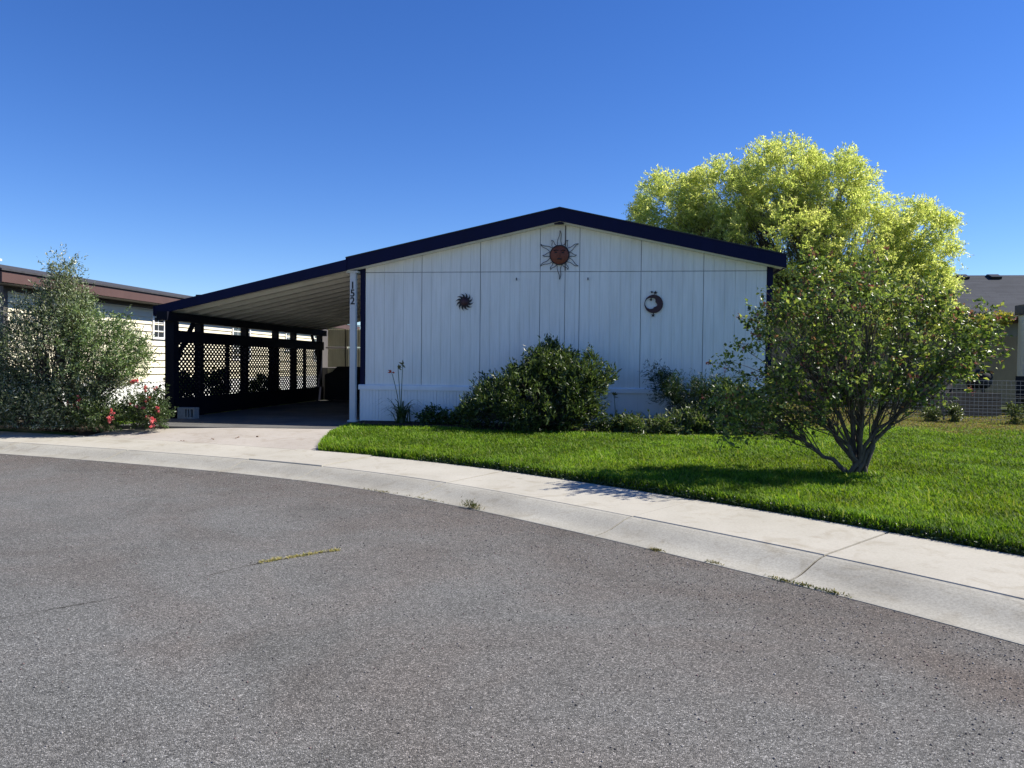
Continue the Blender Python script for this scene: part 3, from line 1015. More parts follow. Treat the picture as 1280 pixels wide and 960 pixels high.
# concrete block by the carport post
blk = empty('concrete_block', (-8.78, 15.45, -0.016), 'grey hollow concrete block on the slab beside the first carport post', 'block')
bx0, bx1, by0, by1, bz0, bz1 = -8.98, -8.60, 15.35, 15.55, -0.016, 0.22
mb = MB()
th = 0.035
mb.box(bx0, bx1, by0, by1, bz0, bz0 + th)
mb.box(bx0, bx1, by0, by1, bz1 - th, bz1)
mb.box(bx0, bx0 + 0.17, by0, by1, bz0 + th, bz1 - th)
for xx in (bx0 + 0.205, bx0 + 0.265, bx0 + 0.345):
    mb.box(xx, xx + 0.03, by0 + 0.003, by1 - 0.003, bz0 + th, bz1 - th)
mb.box(bx0 + 0.17, bx1 - 0.002, by1 - 0.06, by1 - 0.004, bz0 + th, bz1 - th)
mb.build('block_body', M['block'], blk)

# ------------------------------------------------------------------ wall ornaments
DY = FY - 0.03
def wavy(cx, cz_, ang, r0, r1, w, amp, seg=10, sgn=1):
    """two wavy lines of a flame-shaped ray in the facade plane"""
    out = []
    ca, sa_ = math.cos(ang), math.sin(ang)
    for e in (-1, 1):
        pts = []
        for i in range(seg + 1):
            t = i / seg
            r = r0 + (r1 - r0) * t
            off = e * w * (1 - t) ** 0.8 + sgn * amp * math.sin(t * math.pi * 2.0) * (0.4 + 0.6 * t)
            pts.append((cx + ca * r - sa_ * off, DY - 0.01, cz_ + sa_ * r + ca * off))
        out.append(pts)
    return out
sx, sz = -0.915, 3.415
t = empty('sun_face_ornament', (sx, DY, sz), 'large wire-rayed sun with round rust-red face under the gable peak', 'wall ornament')
mb = MB()
rings = 5
cv = [(sx, DY - 0.07, sz)]
nseg = 28
for i in range(1, rings + 1):
    a = i / rings
    for j in range(nseg):
        an = 2 * math.pi * j / nseg
        cv.append((sx + 0.185 * a * math.cos(an), DY - 0.07 * math.sqrt(max(0, 1 - (a * 0.98) ** 2)), sz + 0.185 * a * math.sin(an)))
cf = [(0, 1 + (j + 1) % nseg, 1 + j) for j in range(nseg)]
for i in range(rings - 1):
    for j in range(nseg):
        a = 1 + i * nseg + j; b = 1 + i * nseg + (j + 1) % nseg
        cf.append((a, b, b + nseg, a + nseg))
mb.add(cv, cf)
face = mb.build('face', M['copper'], t, smooth=True)
for ex in (-0.07, 0.07):
    MB().ell((sx + ex, DY - 0.062, sz + 0.045), (0.032, 0.015, 0.016)).build('eye', M['dark_metal'], face, smooth=True)
    MB().tube([(sx + ex - 0.045, DY - 0.066, sz + 0.075), (sx + ex, DY - 0.07, sz + 0.095), (sx + ex + 0.045, DY - 0.062, sz + 0.08)], 0.008, 6).build('brow', M['dark_metal'], face)
MB().ell((sx, DY - 0.078, sz - 0.01), (0.02, 0.022, 0.05)).build('nose', M['copper'], face, smooth=True)
MB().ell((sx, DY - 0.064, sz - 0.085), (0.055, 0.014, 0.016)).build('mouth', M['dark_metal'], face, smooth=True)
MB().tube([(sx + 0.19 * math.cos(2 * math.pi * j / 32), DY - 0.01, sz + 0.19 * math.sin(2 * math.pi * j / 32)) for j in range(33)], 0.012, 6).build('rim', M['dark_metal'], t)
rr = random.Random(4)
for j in range(12):
    an = math.pi / 2 + 2 * math.pi * j / 12
    r1 = (0.49 if j in (0, 6) else 0.44) if j % 2 == 0 else 0.34
    mb = MB()
    for pts in wavy(sx, sz, an, 0.19, r1, 0.045, 0.018, sgn=1 if j % 4 < 2 else -1):
        mb.tube(pts, [0.006] * len(pts), 5)
    mb.build('ray', M['dark_metal'], t)

def plate(outline, y0, y1):
    return MB().prism_y(outline, y0, y1)
# small sun
cx, czz = -2.845, 2.475
t = empty('small_sun_ornament', (cx, DY, czz), 'small dark pinwheel sun ornament on the wall above the lily', 'wall ornament')
mb = MB()
mb.prism_y([(cx + 0.105 * math.cos(2 * math.pi * j / 24), czz + 0.105 * math.sin(2 * math.pi * j / 24)) for j in range(24)], DY - 0.012, DY)
body = mb.build('disc', M['dark_metal'], t)
MB().ell((cx, DY - 0.012, czz), (0.08, 0.03, 0.08), 16, 8).build('boss', M['wine'], t, smooth=True)
for j in range(12):
    an = 2 * math.pi * j / 12 + 0.1
    pts_a, pts_b = [], []
    for i in range(7):
        q = i / 6
        r = 0.098 + 0.088 * q
        bend = an + 0.42 * q * q
        w = 0.024 * (1 - q) ** 0.7 / r
        pts_a.append((cx + r * math.cos(bend - w), czz + r * math.sin(bend - w)))
        pts_b.append((cx + r * math.cos(bend + w), czz + r * math.sin(bend + w)))
    mb = MB()
    for i in range(6):
        mb.prism_y([pts_a[i], pts_a[i + 1], pts_b[i + 1], pts_b[i]], DY - 0.010, DY - 0.002)
    mb.build('ray', M['dark_metal'], t)
# moon
cx, czz = 0.965, 2.435
t = empty('moon_ornament', (cx, DY, czz), 'dark red crescent moon ring ornament on the right half of the wall', 'wall ornament')
mb = MB()
n = 40
ro, ri, ox, oz = 0.183, 0.112, -0.057, 0.012
vs = []
for yy in (DY - 0.018, DY):
    for j in range(n):
        an = 2 * math.pi * j / n
        vs.append((cx + ro * math.cos(an), yy, czz + ro * math.sin(an)))
    for j in range(n):
        an = 2 * math.pi * j / n
        # lumpy inner line on the right: brow, nose and chin of the moon's profile
        lump = 0.0
        if math.cos(an) > 0.2:
            lump = -0.018 * math.sin(an * 5.0) * math.cos(an)
        vs.append((cx + ox + (ri + lump) * math.cos(an), yy, czz + oz + (ri + lump) * math.sin(an)))
fs = []
for j in range(n):
    k_ = (j + 1) % n
    fs.append((j, k_, n + k_, n + j))
    fs.append((2 * n + j, 3 * n + j, 3 * n + k_, 2 * n + k_))
    fs.append((j, 2 * n + j, 2 * n + k_, k_))
    fs.append((n + j, n + k_, 3 * n + k_, 3 * n + j))
mb.add(vs, fs)
mb.build('crescent', M['wine'], t)
def star(cx_, cz_, r, y0, y1):
    pts = []
    for j in range(10):
        an = math.pi / 2 + math.pi * j / 5
        q = r if j % 2 == 0 else r * 0.45
        pts.append((cx_ + q * math.cos(an), cz_ + q * math.sin(an)))
    return MB().prism_y(pts[::1], y0, y1)
for dx, dz, r in ((-0.055, 0.085, 0.035), (0.03, 0.222, 0.045), (-0.04, 0.235, 0.03), (-0.01, -0.225, 0.042)):
    star(cx + dx, czz + dz, r, DY - 0.014, DY - 0.004).build('star', M['dark_metal'], t)
MB().tube([(cx - 0.0, DY - 0.008, czz - 0.18), (cx - 0.01, DY - 0.008, czz - 0.22)], 0.006, 5).build('hanger', M['dark_metal'], t)
MB().tube([(cx - 0.05, DY - 0.008, czz + 0.10), (cx - 0.05, DY - 0.008, czz + 0.16)], 0.005, 5).build('hanger', M['dark_metal'], t)

# ------------------------------------------------------------------ neighbour house on the left
NX = -12.3
nb = empty('neighbour_home', (NX, 14.5, 0), 'cream lap-sided home with brown eave beyond the carport', 'house')
MB().box(-20.4, NX - 0.03, 14.55, 36, 0.0, 2.72).build('wall', M['cream'], nb)
zb = 0.66
while zb < 2.66:
    z1 = min(zb + 0.194, 2.70)
    MB().prism_y([(NX - 0.029, zb - 0.012), (NX + 0.020, zb - 0.012), (NX - 0.020, z1), (NX - 0.029, z1)], 14.62, 36).build('siding_board', M['cream'], nb)
    zb += 0.194
MB().box(NX - 0.06, NX + 0.02, 14.50, 14.618, 0.62, 2.72).build('corner_trim', M['trim_grey'], nb)
yy = 14.55
while yy < 35.8:
    mb = MB()
    mb.box(NX - 0.03, NX - 0.01, yy, yy + 0.60, -0.05, 0.625)
    for q in range(4):
        mb.box(NX - 0.0095, NX + 0.003, yy + 0.03 + q * 0.15, yy + 0.12 + q * 0.15, -0.05, 0.62)
    mb.build('skirting_panel', M['white_trim'], nb)
    yy += 0.604
MB().box(NX - 0.02, NX + 0.02, 14.55, 36, 0.627, 0.646).build('skirting_cap', M['white_trim'], nb)
MB().prism_y([(-11.84, 2.74), (-11.80, 2.74), (-11.80, 2.955), (-11.84, 2.955)], 13.9, 36.3).build('fascia_board', M['brown'], nb)
MB().box(NX, -11.842, 13.92, 36.2, 2.725, 2.745).build('soffit', M['trim_grey'], nb)
MB().box(NX - 0.028, NX + 0.018, 14.62, 36, 2.62, 2.722).build('frieze_board', M['trim_grey'], nb)
nr = MB().prism_y([(-11.76, 2.965), (-11.76, 3.005), (-16.3, 3.78), (-20.9, 3.005), (-20.9, 2.965), (-16.3, 3.74)][::-1], 13.85, 36.4).build('roof', M['shingle_dark'], nb)
for vy, vx, ml, r in ((17.0, -14.8, M['white_trim'], 0.25), (25.9, -14.2, M['vent_black'], 0.17), (29.4, -14.2, M['vent_black'], 0.17)):
    zz = 3.78 - abs(vx + 16.3) * 0.1707
    mb = MB()
    mb.box(vx - 0.1, vx + 0.1, vy - r * 0.7, vy + r * 0.7, zz - 0.05, zz + 0.08)
    mb.box(vx - 0.16, vx + 0.16, vy - r, vy + r, zz + 0.081, zz + 0.13)
    mb.build('roof_vent', ml, nr)
for wy, wd, z0, z1 in ((19.75, 0.92, 1.80, 2.50), (24.3, 1.3, 1.25, 2.45), (28.6, 1.0, 1.6, 2.45), (31.5, 1.1, 1.25, 2.45)):
    mb = MB()
    fx0, fx1 = NX - 0.01, NX + 0.045
    mb.box(fx0, fx1, wy, wy + 0.06, z0, z1); mb.box(fx0, fx1, wy + wd - 0.06, wy + wd, z0, z1)
    mb.box(fx0, fx1, wy + 0.06, wy + wd - 0.06, z0, z0 + 0.06); mb.box(fx0, fx1, wy + 0.06, wy + wd - 0.06, z1 - 0.06, z1)
    wdw = mb.build('window', M['white_trim'], nb)
    MB().box(NX + 0.004, NX + 0.014, wy + 0.06, wy + wd - 0.06, z0 + 0.06, z1 - 0.06).build('pane', M['glass'], wdw)
    mb = MB()
    mb.box(NX + 0.0145, NX + 0.035, wy + wd * 0.62 - 0.03, wy + wd * 0.62 + 0.03, z0 + 0.06, z1 - 0.06)
    for q in (0.33, 0.66):
        mb.box(NX + 0.0145, NX + 0.022, wy + 0.06, wy + wd * 0.62 - 0.03, z0 + (z1 - z0) * q - 0.008, z0 + (z1 - z0) * q + 0.008)
    mb.box(NX + 0.0145, NX + 0.023, wy + wd * 0.31 - 0.008, wy + wd * 0.31 + 0.008, z0 + 0.06, z1 - 0.06)
    mb.build('muntin', M['white_trim'], wdw)

# ------------------------------------------------------------------ neighbour house on the right (behind the fence)
rh = empty('grey_roofed_house', (18, 30, 0), 'house with broad grey shingle roof behind the wire fence', 'house')
MB().box(5.5, 30, 30.6, 38, 0, 3.1).build('wall', M['beige'], rh)
rr_ = MB().prism_x([(30.0, 3.02), (30.0, 3.14), (34.4, 5.12), (38.8, 3.14), (38.8, 3.02), (34.4, 5.0)][::-1], 4.9, 31).build('roof', M['roof_grey'], rh)
MB().box(4.9, 31, 29.94, 29.995, 2.93, 3.13).build('eave_gutter', M['black'], rh)
for vx in (14.75, 16.0, 17.75, 19.5):
    MB().prism_x([(33.9, 4.88), (34.35, 5.08), (34.35, 5.14), (34.2, 5.14), (33.85, 5.0)][::-1], vx - 0.2, vx + 0.2).build('roof_vent', M['vent_black'], rr_)
MB().prism_x([(33.5, 4.72), (33.8, 4.85), (33.8, 4.97), (33.5, 4.9)][::-1], 17.95, 18.3).build('skylight_vent', M['white_trim'], rr_)
for wx, w in ((12.2, 1.4), (15.2, 1.8)):
    wdw = MB().box(wx, wx + w, 30.54, 30.598, 1.0, 2.4).build('window', M['white_trim'], rh)
    MB().box(wx + 0.07, wx + w - 0.07, 30.52, 30.538, 1.07, 2.33).build('pane', M['glass'], wdw)

# patio cover with sloping beam
pc = empty('patio_cover', (11.5, 26.5, 0), 'low brown patio cover standing against the grey-roofed house', 'patio cover')
MB().bar((9.0, 25.6, 2.42), (14.5, 25.6, 2.86), 0.10, 0.16).build('beam', M['brown'], pc)
MB().prism_y([(9.0, 2.515), (14.5, 2.955), (14.5, 3.0), (9.0, 2.56)], 25.4, 29.9).build('roof_panel', M['beige'], pc)
for px_ in (9.2, 11.4, 14.0):
    MB().box(px_ - 0.06, px_ + 0.06, 25.54, 25.66, 0, 2.40 + (px_ - 9.0) * 0.08 - 0.075).build('post', M['wood'], pc)
MB().box(8.9, 15.0, 27.4, 27.5, 0.0, 2.3).build('back_panel', M['beige'], pc)

# white shed corner right of the patio
ws = empty('white_shed', (14.2, 23.6, 0), 'white ribbed shed with dark roof edge behind the wire fence', 'shed')
MB().box(12.60, 15.4, 23.6, 25.3, 0.55, 2.86).build('wall', M['white_trim'], ws)
xx = 12.57
while xx < 15.3:
    MB().box(xx, xx + 0.17, 23.575, 23.598, 0.60, 2.84).build('siding_board', M['white_trim'], ws)
    xx += 0.18
yy = 23.62
while yy < 25.2:
    MB().box(12.575, 12.598, yy, yy + 0.17, 0.60, 2.84).build('siding_board', M['white_trim'], ws)
    yy += 0.18
MB().box(12.52, 15.5, 23.45, 25.36, 2.862, 3.16).build('roof', M['trim_grey'], ws)
MB().box(12.62, 15.4, 23.62, 25.2, -0.02, 0.549).build('base', M['black'], ws)

# kettle grill and chair on the patio
g = empty('kettle_grill', (10.55, 23.2, 0), 'black kettle grill with domed lid on the patio behind the fence', 'grill')
MB().ell((10.55, 23.2, 0.85), (0.34, 0.34, 0.24), 16, 8).build('bowl', M['black'], g, smooth=True)
MB().ell((10.55, 23.2, 0.98), (0.345, 0.345, 0.22), 16, 8).build('lid', M['black_cover'], g, smooth=True)
MB().tube([(10.47, 22.95, 1.16), (10.55, 22.93, 1.21), (10.63, 22.95, 1.16)], 0.018, 6).build('handle', M['wire'], g)
for a in (0.5, 2.6, 4.7):
    MB().tube([(10.55 + 0.2 * math.cos(a), 23.2 + 0.2 * math.sin(a), 0.72), (10.55 + 0.34 * math.cos(a), 23.2 + 0.34 * math.sin(a), 0.0)], 0.02, 6).build('leg', M['black'], g)
def patio_chair(x, y, rz, label):
    c = empty('patio_chair', (x, y, 0), label, 'chair', 'patio chairs behind the fence')
    def rot(p):
        ca, sa_ = math.cos(rz), math.sin(rz)
        return (x + p[0] * ca - p[1] * sa_, y + p[0] * sa_ + p[1] * ca, p[2])
    def rbox(nm, m, x0, x1, y0, y1, z0, z1, tilt=0.0):
        mb = MB(); mb.box(x0, x1, y0, y1, z0, z1)
        mb.v = [rot((p[0], p[1] + tilt * (p[2] - 0.42), p[2])) for p in mb.v]
        return mb.build(nm, m, c)
    rbox('seat', M['black_cover'], -0.27, 0.27, -0.25, 0.25, 0.40, 0.46)
    rbox('backrest', M['black_cover'], -0.27, 0.27, 0.22, 0.27, 0.47, 1.02, 0.22)
    for lx in (-0.25, 0.25):
        for ly in (-0.23, 0.23):
            rbox('leg', M['black'], lx - 0.018, lx + 0.018, ly - 0.018, ly + 0.018, 0.0, 0.40)
        rbox('armrest', M['black'], lx - 0.03, lx + 0.03, -0.25, 0.27, 0.62, 0.65)
patio_chair(9.55, 22.4, 0.5, 'dark patio chair farther from the kettle grill behind the wire fence')
patio_chair(11.4, 22.3, -0.4, 'dark patio chair next to the white shed behind the wire fence')
pl = empty('planter_box', (9.3, 21.4, 0), 'brown wooden planter box on the ground behind the wire fence', 'planter')
for i in range(3):
    MB().box(8.6, 10.2, 21.2, 21.23, 0.02 + i * 0.19, 0.20 + i * 0.19).build('plank', M['wood'], pl)
    MB().box(8.6, 10.2, 21.6, 21.63, 0.02 + i * 0.19, 0.20 + i * 0.19).build('plank', M['wood'], pl)
MB().box(8.63, 10.17, 21.235, 21.595, 0.0, 0.5).build('soil', M['soil'], pl)

# wire fence
fe = empty('wire_fence', (9.0, 19.0, 0), 'low welded wire mesh fence at the edge of the side yard', 'fence')
FA, FB = Vector((6.2, 20.35, -0.02)), Vector((13.5, 16.9, -0.02))
fd = FB - FA
FL = fd.length
fd.normalize()
mb = MB()
hh = [0.06, 0.14, 0.22, 0.30, 0.38, 0.47, 0.56, 0.66, 0.76, 0.86, 0.96]
for h in hh:
    mb.tube([FA + Vector((0, 0, h)), FA + fd * FL + Vector((0, 0, h))], 0.0042, 4, False)
q = 0.0
while q < FL:
    p = FA + fd * q
    mb.tube([p + Vector((0, 0, 0.0)), p + Vector((0, 0, 0.96))], 0.0026, 4, False)
    q += 0.09
props(mb.build('wire_mesh', M['wire'], fe), kind='stuff')
q = 0.1
while q < FL:
    p = FA + fd * q
    MB().tube([p + Vector((0, 0.03, -0.1)), p + Vector((0, 0.03, 1.02))], 0.02, 6).build('post', M['trim_grey'], fe)
    q += 2.0

# ------------------------------------------------------------------ plants
def rg(n):
    return np.random.default_rng(n)

# willow behind the house
def willow_col(P, u, tone, rng):
    g = np.array([0.40, 0.48, 0.15]); y = np.array([0.68, 0.69, 0.30]); p = np.array([0.80, 0.77, 0.50])
    t = np.clip(-0.06 + 0.75 * u + 0.55 * (tone - 0.5) + rng.normal(size=len(P)) * 0.18, 0, 1)[:, None]
    c = g * (1 - t) + y * t
    pick = (rng.random(len(P)) < 0.11 * u)[:, None]
    c = np.where(pick, p, c)
    return c * (0.8 + 0.4 * rng.random((len(P), 1)))
wt = empty('willow_tree', (6.3, 23.4, -0.035), 'big round yellow-green willow rising behind the right roof edge', 'tree')
lob = [(1.75, 23.0, 5.70, 1.0, 1.3, 1.0, 1.0), (3.3, 23.2, 5.95, 1.35, 1.6, 1.15, 1.5), (4.9, 23.3, 6.48, 1.4, 1.7, 1.15, 1.5), (6.4, 23.3, 6.15, 1.4, 1.7, 1.2, 1.4), (6.9, 22.9, 4.7, 1.6, 1.8, 1.4, 1.7),
       (8.75, 23.0, 4.80, 1.0, 1.2, 1.15, 1.2), (4.7, 22.7, 4.5, 1.9, 1.9, 1.4, 1.6), (6.7, 22.6, 3.2, 1.9, 1.8, 1.4, 1.5), (8.7, 22.8, 3.2, 0.95, 1.1, 1.0, 0.9), (3.0, 22.9, 4.7, 1.3, 1.5, 0.9, 0.8)]
grow(wt, lob, rg(11), clumps=1600, twigs=13, leaves=17, twig_len=0.25, leaf=(0.072, 0.024), stems=14, stem_r=0.075, up=0.5, spread=0.85,
     col_fn=willow_col, mat=M['leaf_soft'], mind=0.12, shell=0.50, trunk_top=(6.4, 23.3, 1.6), droop=0.35, leaf_angle=0.7, base_spread=0.1, jitter=0.12, limb_k=0.16)

# multi-stemmed shrub on the lawn
def lilac_col(P, u, tone, rng):
    cols = np.array([[0.12, 0.18, 0.036], [0.175, 0.245, 0.05], [0.32, 0.37, 0.085], [0.06, 0.095, 0.024], [0.29, 0.15, 0.09]])
    w = np.array([0.34, 0.30, 0.16, 0.17, 0.03])
    i = rng.choice(5, len(P), p=w)
    return cols[i] * (0.75 + 0.5 * rng.random((len(P), 1))) * (0.8 + 0.4 * tone[:, None])
lz = float(yard_z(np.array([4.0]))[0])
sh = empty('lawn_shrub', (2.99, 9.39, lz), 'wide many-stemmed leafy shrub standing alone on the front lawn', 'shrub')
lob = [(2.95, 9.4, 1.68, 0.90, 0.75, 0.50, 2.0), (2.15, 9.35, 1.55, 0.50, 0.5, 0.45, 1.0), (3.85, 9.4, 1.52, 0.55, 0.55, 0.36, 1.1), (1.90, 9.35, 0.98, 0.50, 0.45, 0.28, 0.9),
       (2.75, 9.3, 1.15, 0.75, 0.6, 0.30, 0.9), (2.75, 9.5, 2.08, 0.55, 0.5, 0.22, 0.8), (3.5, 9.4, 1.98, 0.42, 0.4, 0.18, 0.55), (4.2, 9.4, 1.5, 0.26, 0.3, 0.24, 0.4),
       (3.75, 9.3, 1.10, 0.36, 0.35, 0.20, 0.4), (1.55, 9.35, 0.62, 0.28, 0.3, 0.15, 0.35), (1.60, 9.35, 1.30, 0.13, 0.2, 0.34, 0.22), (4.33, 9.4, 1.84, 0.08, 0.1, 0.15, 0.1), (1.9, 9.3, 0.46, 0.35, 0.3, 0.09, 0.3),
       (2.35, 9.3, 0.74, 0.45, 0.4, 0.16, 0.3), (3.15, 9.25, 0.88, 0.5, 0.4, 0.14, 0.3), (2.4, 9.4, 2.26, 0.16, 0.2, 0.16, 0.13), (3.1, 9.4, 2.34, 0.2, 0.2, 0.13, 0.14), (1.95, 9.4, 2.02, 0.14, 0.2, 0.18, 0.12)]
lob = [(a, b, c, d_, e * 1.35, f, g_) for a, b, c, d_, e, f, g_ in lob]
wd_, cr_, C_, Nn_, TW = grow(sh, lob, rg(21), clumps=270, twigs=7, leaves=9, twig_len=0.185, leaf=(0.054, 0.034), stems=12, stem_r=0.032, up=0.35, spread=0.95,
     col_fn=lilac_col, mat=M['leaf'], mind=0.05, shell=0.42, base_spread=0.055, twig_tubes=0.45, leaf_angle=0.9, jitter=0.045, limb_from=0.6, limb_k=0.26)
# faded reddish seed heads at the outer tips
r5 = rg(22)
T0, TD, TL = TW
tips = T0 + TD * TL[:, None]
outer = np.where((np.repeat(Nn_, 7, 0)[:, 2] > -0.2) & (r5.random(len(tips)) < 0.14))[0]
P = np.repeat(tips[outer], 12, 0) + r5.normal(size=(len(outer) * 12, 3)) * 0.018
V, F = leaf_arrays(P, r5.normal(size=P.shape) + np.array([0, 0, 0.6]), 0.028 + 0.015 * r5.random(len(P)), np.full(len(P), 0.018), r5)
cc = np.array([[0.26, 0.10, 0.075], [0.34, 0.15, 0.12], [0.14, 0.07, 0.05]])[r5.choice(3, len(P))] * (0.7 + 0.6 * r5.random((len(P), 1)))
np_mesh('seed_heads', V, F, M['petal'], sh, colors=np.repeat(cc, 4, 0))

# broad evergreen shrub against the house
def ever_col(P, u, tone, rng):
    cols = np.array([[0.030, 0.052, 0.015], [0.055, 0.088, 0.022], [0.095, 0.14, 0.036], [0.16, 0.20, 0.065]])
    i = rng.choice(4, len(P), p=[0.35, 0.35, 0.2, 0.1])
    return cols[i] * (0.75 + 0.5 * rng.random((len(P), 1)))
eb = empty('evergreen_shrub', (-1.25, 14.35, 0.0), 'broad dark evergreen shrub in front of the white siding', 'shrub')
lob = [(-1.15, 14.25, 0.55, 1.0, 0.70, 0.48, 2.4), (-0.95, 14.5, 0.98, 0.58, 0.42, 0.34, 1.3), (-2.0, 14.3, 0.42, 0.45, 0.5, 0.32, 0.9), (-0.38, 14.2, 0.66, 0.32, 0.42, 0.46, 0.9),
       (-1.5, 14.8, 0.85, 0.42, 0.3, 0.32, 0.7), (-0.98, 14.85, 1.30, 0.34, 0.25, 0.20, 0.5), (-2.05, 14.8, 0.66, 0.34, 0.25, 0.20, 0.35), (-0.22, 14.4, 1.16, 0.10, 0.2, 0.18, 0.2),
       (0.0, 14.2, 0.93, 0.09, 0.15, 0.12, 0.12), (-2.4, 14.3, 0.30, 0.2, 0.3, 0.22, 0.3), (-1.0, 14.0, 0.25, 1.0, 0.5, 0.25, 1.0), (-1.25, 14.6, 1.2, 0.12, 0.15, 0.16, 0.12)]
grow(eb, lob, rg(31), clumps=480, twigs=7, leaves=11, twig_len=0.17, leaf=(0.085, 0.026), stems=12, stem_r=0.03, up=0.75, spread=0.65,
     col_fn=ever_col, mat=M['leaf'], mind=0.05, shell=0.45, base_spread=0.2, leaf_angle=0.55)

# tall grey-green shrub left of the driveway
def silver_col(P, u, tone, rng):
    cols = np.array([[0.11, 0.15, 0.065], [0.165, 0.21, 0.095], [0.33, 0.35, 0.24], [0.05, 0.07, 0.03], [0.54, 0.54, 0.44]])
    i = rng.choice(5, len(P), p=[0.29, 0.27, 0.23, 0.12, 0.09])
    c = cols[i] * (0.75 + 0.5 * rng.random((len(P), 1)))
    gr = np.clip((P[:, 0] + 10.0) * 1.0, 0, 0.65)[:, None] * (P[:, 2] > 0.9)[:, None]
    return c * (1 - gr) + c * np.array([0.85, 1.12, 0.55]) * gr
tl = empty('tall_shrub', (-10.0, 13.45, -0.02), 'tall grey-green shrub with a pointed top beside the driveway', 'shrub')
lob = [(-10.0, 13.4, 1.15, 1.15, 0.8, 1.0, 2.2), (-10.05, 13.4, 2.05, 0.45, 0.45, 0.55, 1.0), (-10.1, 13.4, 2.70, 0.13, 0.15, 0.45, 0.35), (-9.15, 13.3, 1.25, 0.62, 0.55, 0.72, 1.2), (-10.95, 13.3, 1.25, 0.62, 0.6, 0.80, 1.3),
       (-8.72, 13.25, 1.25, 0.3, 0.3, 0.42, 0.4), (-11.0, 13.2, 0.45, 0.8, 0.5, 0.45, 0.9), (-9.8, 13.1, 0.35, 0.9, 0.45, 0.4, 1.0), (-11.6, 13.3, 0.9, 0.6, 0.6, 0.7, 0.9), (-10.7, 13.35, 1.85, 0.38, 0.4, 0.4, 0.5), (-9.55, 13.35, 1.7, 0.4, 0.4, 0.4, 0.5), (-11.3, 13.0, 0.3, 0.9, 0.35, 0.35, 0.9), (-10.3, 12.95, 0.25, 0.8, 0.3, 0.3, 0.8), (-9.65, 13.3, 1.85, 0.22, 0.25, 0.35, 0.3)]
grow(tl, lob, rg(41), clumps=760, twigs=8, leaves=11, twig_len=0.24, leaf=(0.062, 0.020), stems=14, stem_r=0.032, up=0.8, spread=0.7,
     col_fn=silver_col, mat=M['leaf'], mind=0.05, shell=0.4, base_spread=0.25, twig_tubes=0.12, leaf_angle=0.85)

# rose bushes with coral blossoms
def rose_bush(loc, lobes, flowers, seed, label):
    t = empty('rose_bush', loc, label, 'rose bush', 'rose bushes beside the driveway')
    fn = pal([[0.055, 0.09, 0.028], [0.09, 0.13, 0.045], [0.035, 0.06, 0.02], [0.16, 0.19, 0.10]], [4, 3, 2, 1.5])
    grow(t, lobes, rg(seed), clumps=90, twigs=6, leaves=8, twig_len=0.13, leaf=(0.042, 0.028), stems=7, stem_r=0.014, up=0.5, spread=0.9,
         col_fn=fn, mat=M['leaf'], mind=0.04, shell=0.4, base_spread=0.15, twig_tubes=0.4, leaf_angle=0.9, wood_name='stems', bark=M['stem_green'], jitter=0.03)
    r_ = rg(seed + 1)
    stems = MB()
    for (x, y, z, s) in flowers:
        n_ = 5 if s < 0.05 else 9
        allV, allF, allC = [], [], []
        off = 0
        for b in range(max(2, int(s * 55))):
            c0 = np.array([x, y, z]) + r_.normal(size=3) * s * 0.45
            D_ = unit(r_.normal(size=(n_ + 4, 3)) + np.array([0, -0.5, 0.5]))
            P_ = np.repeat(c0[None], n_ + 4, 0)
            V_, F_ = leaf_arrays(P_, D_, np.full(n_ + 4, s * 0.62), np.full(n_ + 4, s * 0.52), r_, 0.35)
            allV.append(V_); allF.append(F_ + off); off += len(V_)
            cc_ = np.array([[0.82, 0.20, 0.21], [0.90, 0.32, 0.31], [0.72, 0.12, 0.15], [0.93, 0.50, 0.45]])[r_.choice(4, n_ + 4)]
            allC.append(np.repeat(cc_, 4, 0))
        np_mesh('blossom', np.concatenate(allV), np.concatenate(allF), M['petal'], t, colors=np.concatenate(allC))
        b = np.array(loc) + np.array([(x - loc[0]) * 0.4, (y - loc[1]) * 0.4, 0])
        stems.tube(bez(b, (b[0] * 0.6 + x * 0.4, b[1] * 0.6 + y * 0.4, z * 0.7), (x, y, z), 5), 0.006, 4, False)
    stems.build('flower_stalks', M['stem_green'], t)
rose_bush((-8.45, 13.35, -0.03), [(-8.45, 13.3, 0.30, 0.38, 0.35, 0.27, 1.4), (-8.3, 13.3, 0.55, 0.22, 0.25, 0.18, 0.6), (-8.15, 13.2, 0.2, 0.25, 0.25, 0.15, 0.6)],
          [(-8.56, 13.2, 0.82, 0.085), (-8.34, 13.2, 0.69, 0.055), (-8.17, 13.25, 0.70, 0.05), (-8.29, 13.15, 0.47, 0.08), (-8.47, 13.1, 0.38, 0.07), (-8.31, 13.1, 0.33, 0.06),
           (-8.07, 13.1, 0.30, 0.07), (-8.19, 13.05, 0.18, 0.06), (-8.07, 13.0, 0.11, 0.075), (-8.14, 13.0, 0.06, 0.06)], 51, 'rose bush with many coral red blossoms nearest the carport post')
rose_bush((-9.15, 12.95, -0.06), [(-9.15, 12.95, 0.28, 0.45, 0.3, 0.26, 1.4), (-8.85, 12.9, 0.18, 0.35, 0.25, 0.17, 1.0), (-9.4, 12.95, 0.4, 0.25, 0.25, 0.2, 0.7)],
          [(-9.50, 12.75, 0.40, 0.07), (-9.33, 12.75, 0.51, 0.06), (-9.32, 12.75, 0.38, 0.055), (-8.72, 12.8, 0.28, 0.06), (-8.72, 12.75, 0.16, 0.075)], 53,
          'low rose bush with few coral blossoms under the tall grey-green shrub')
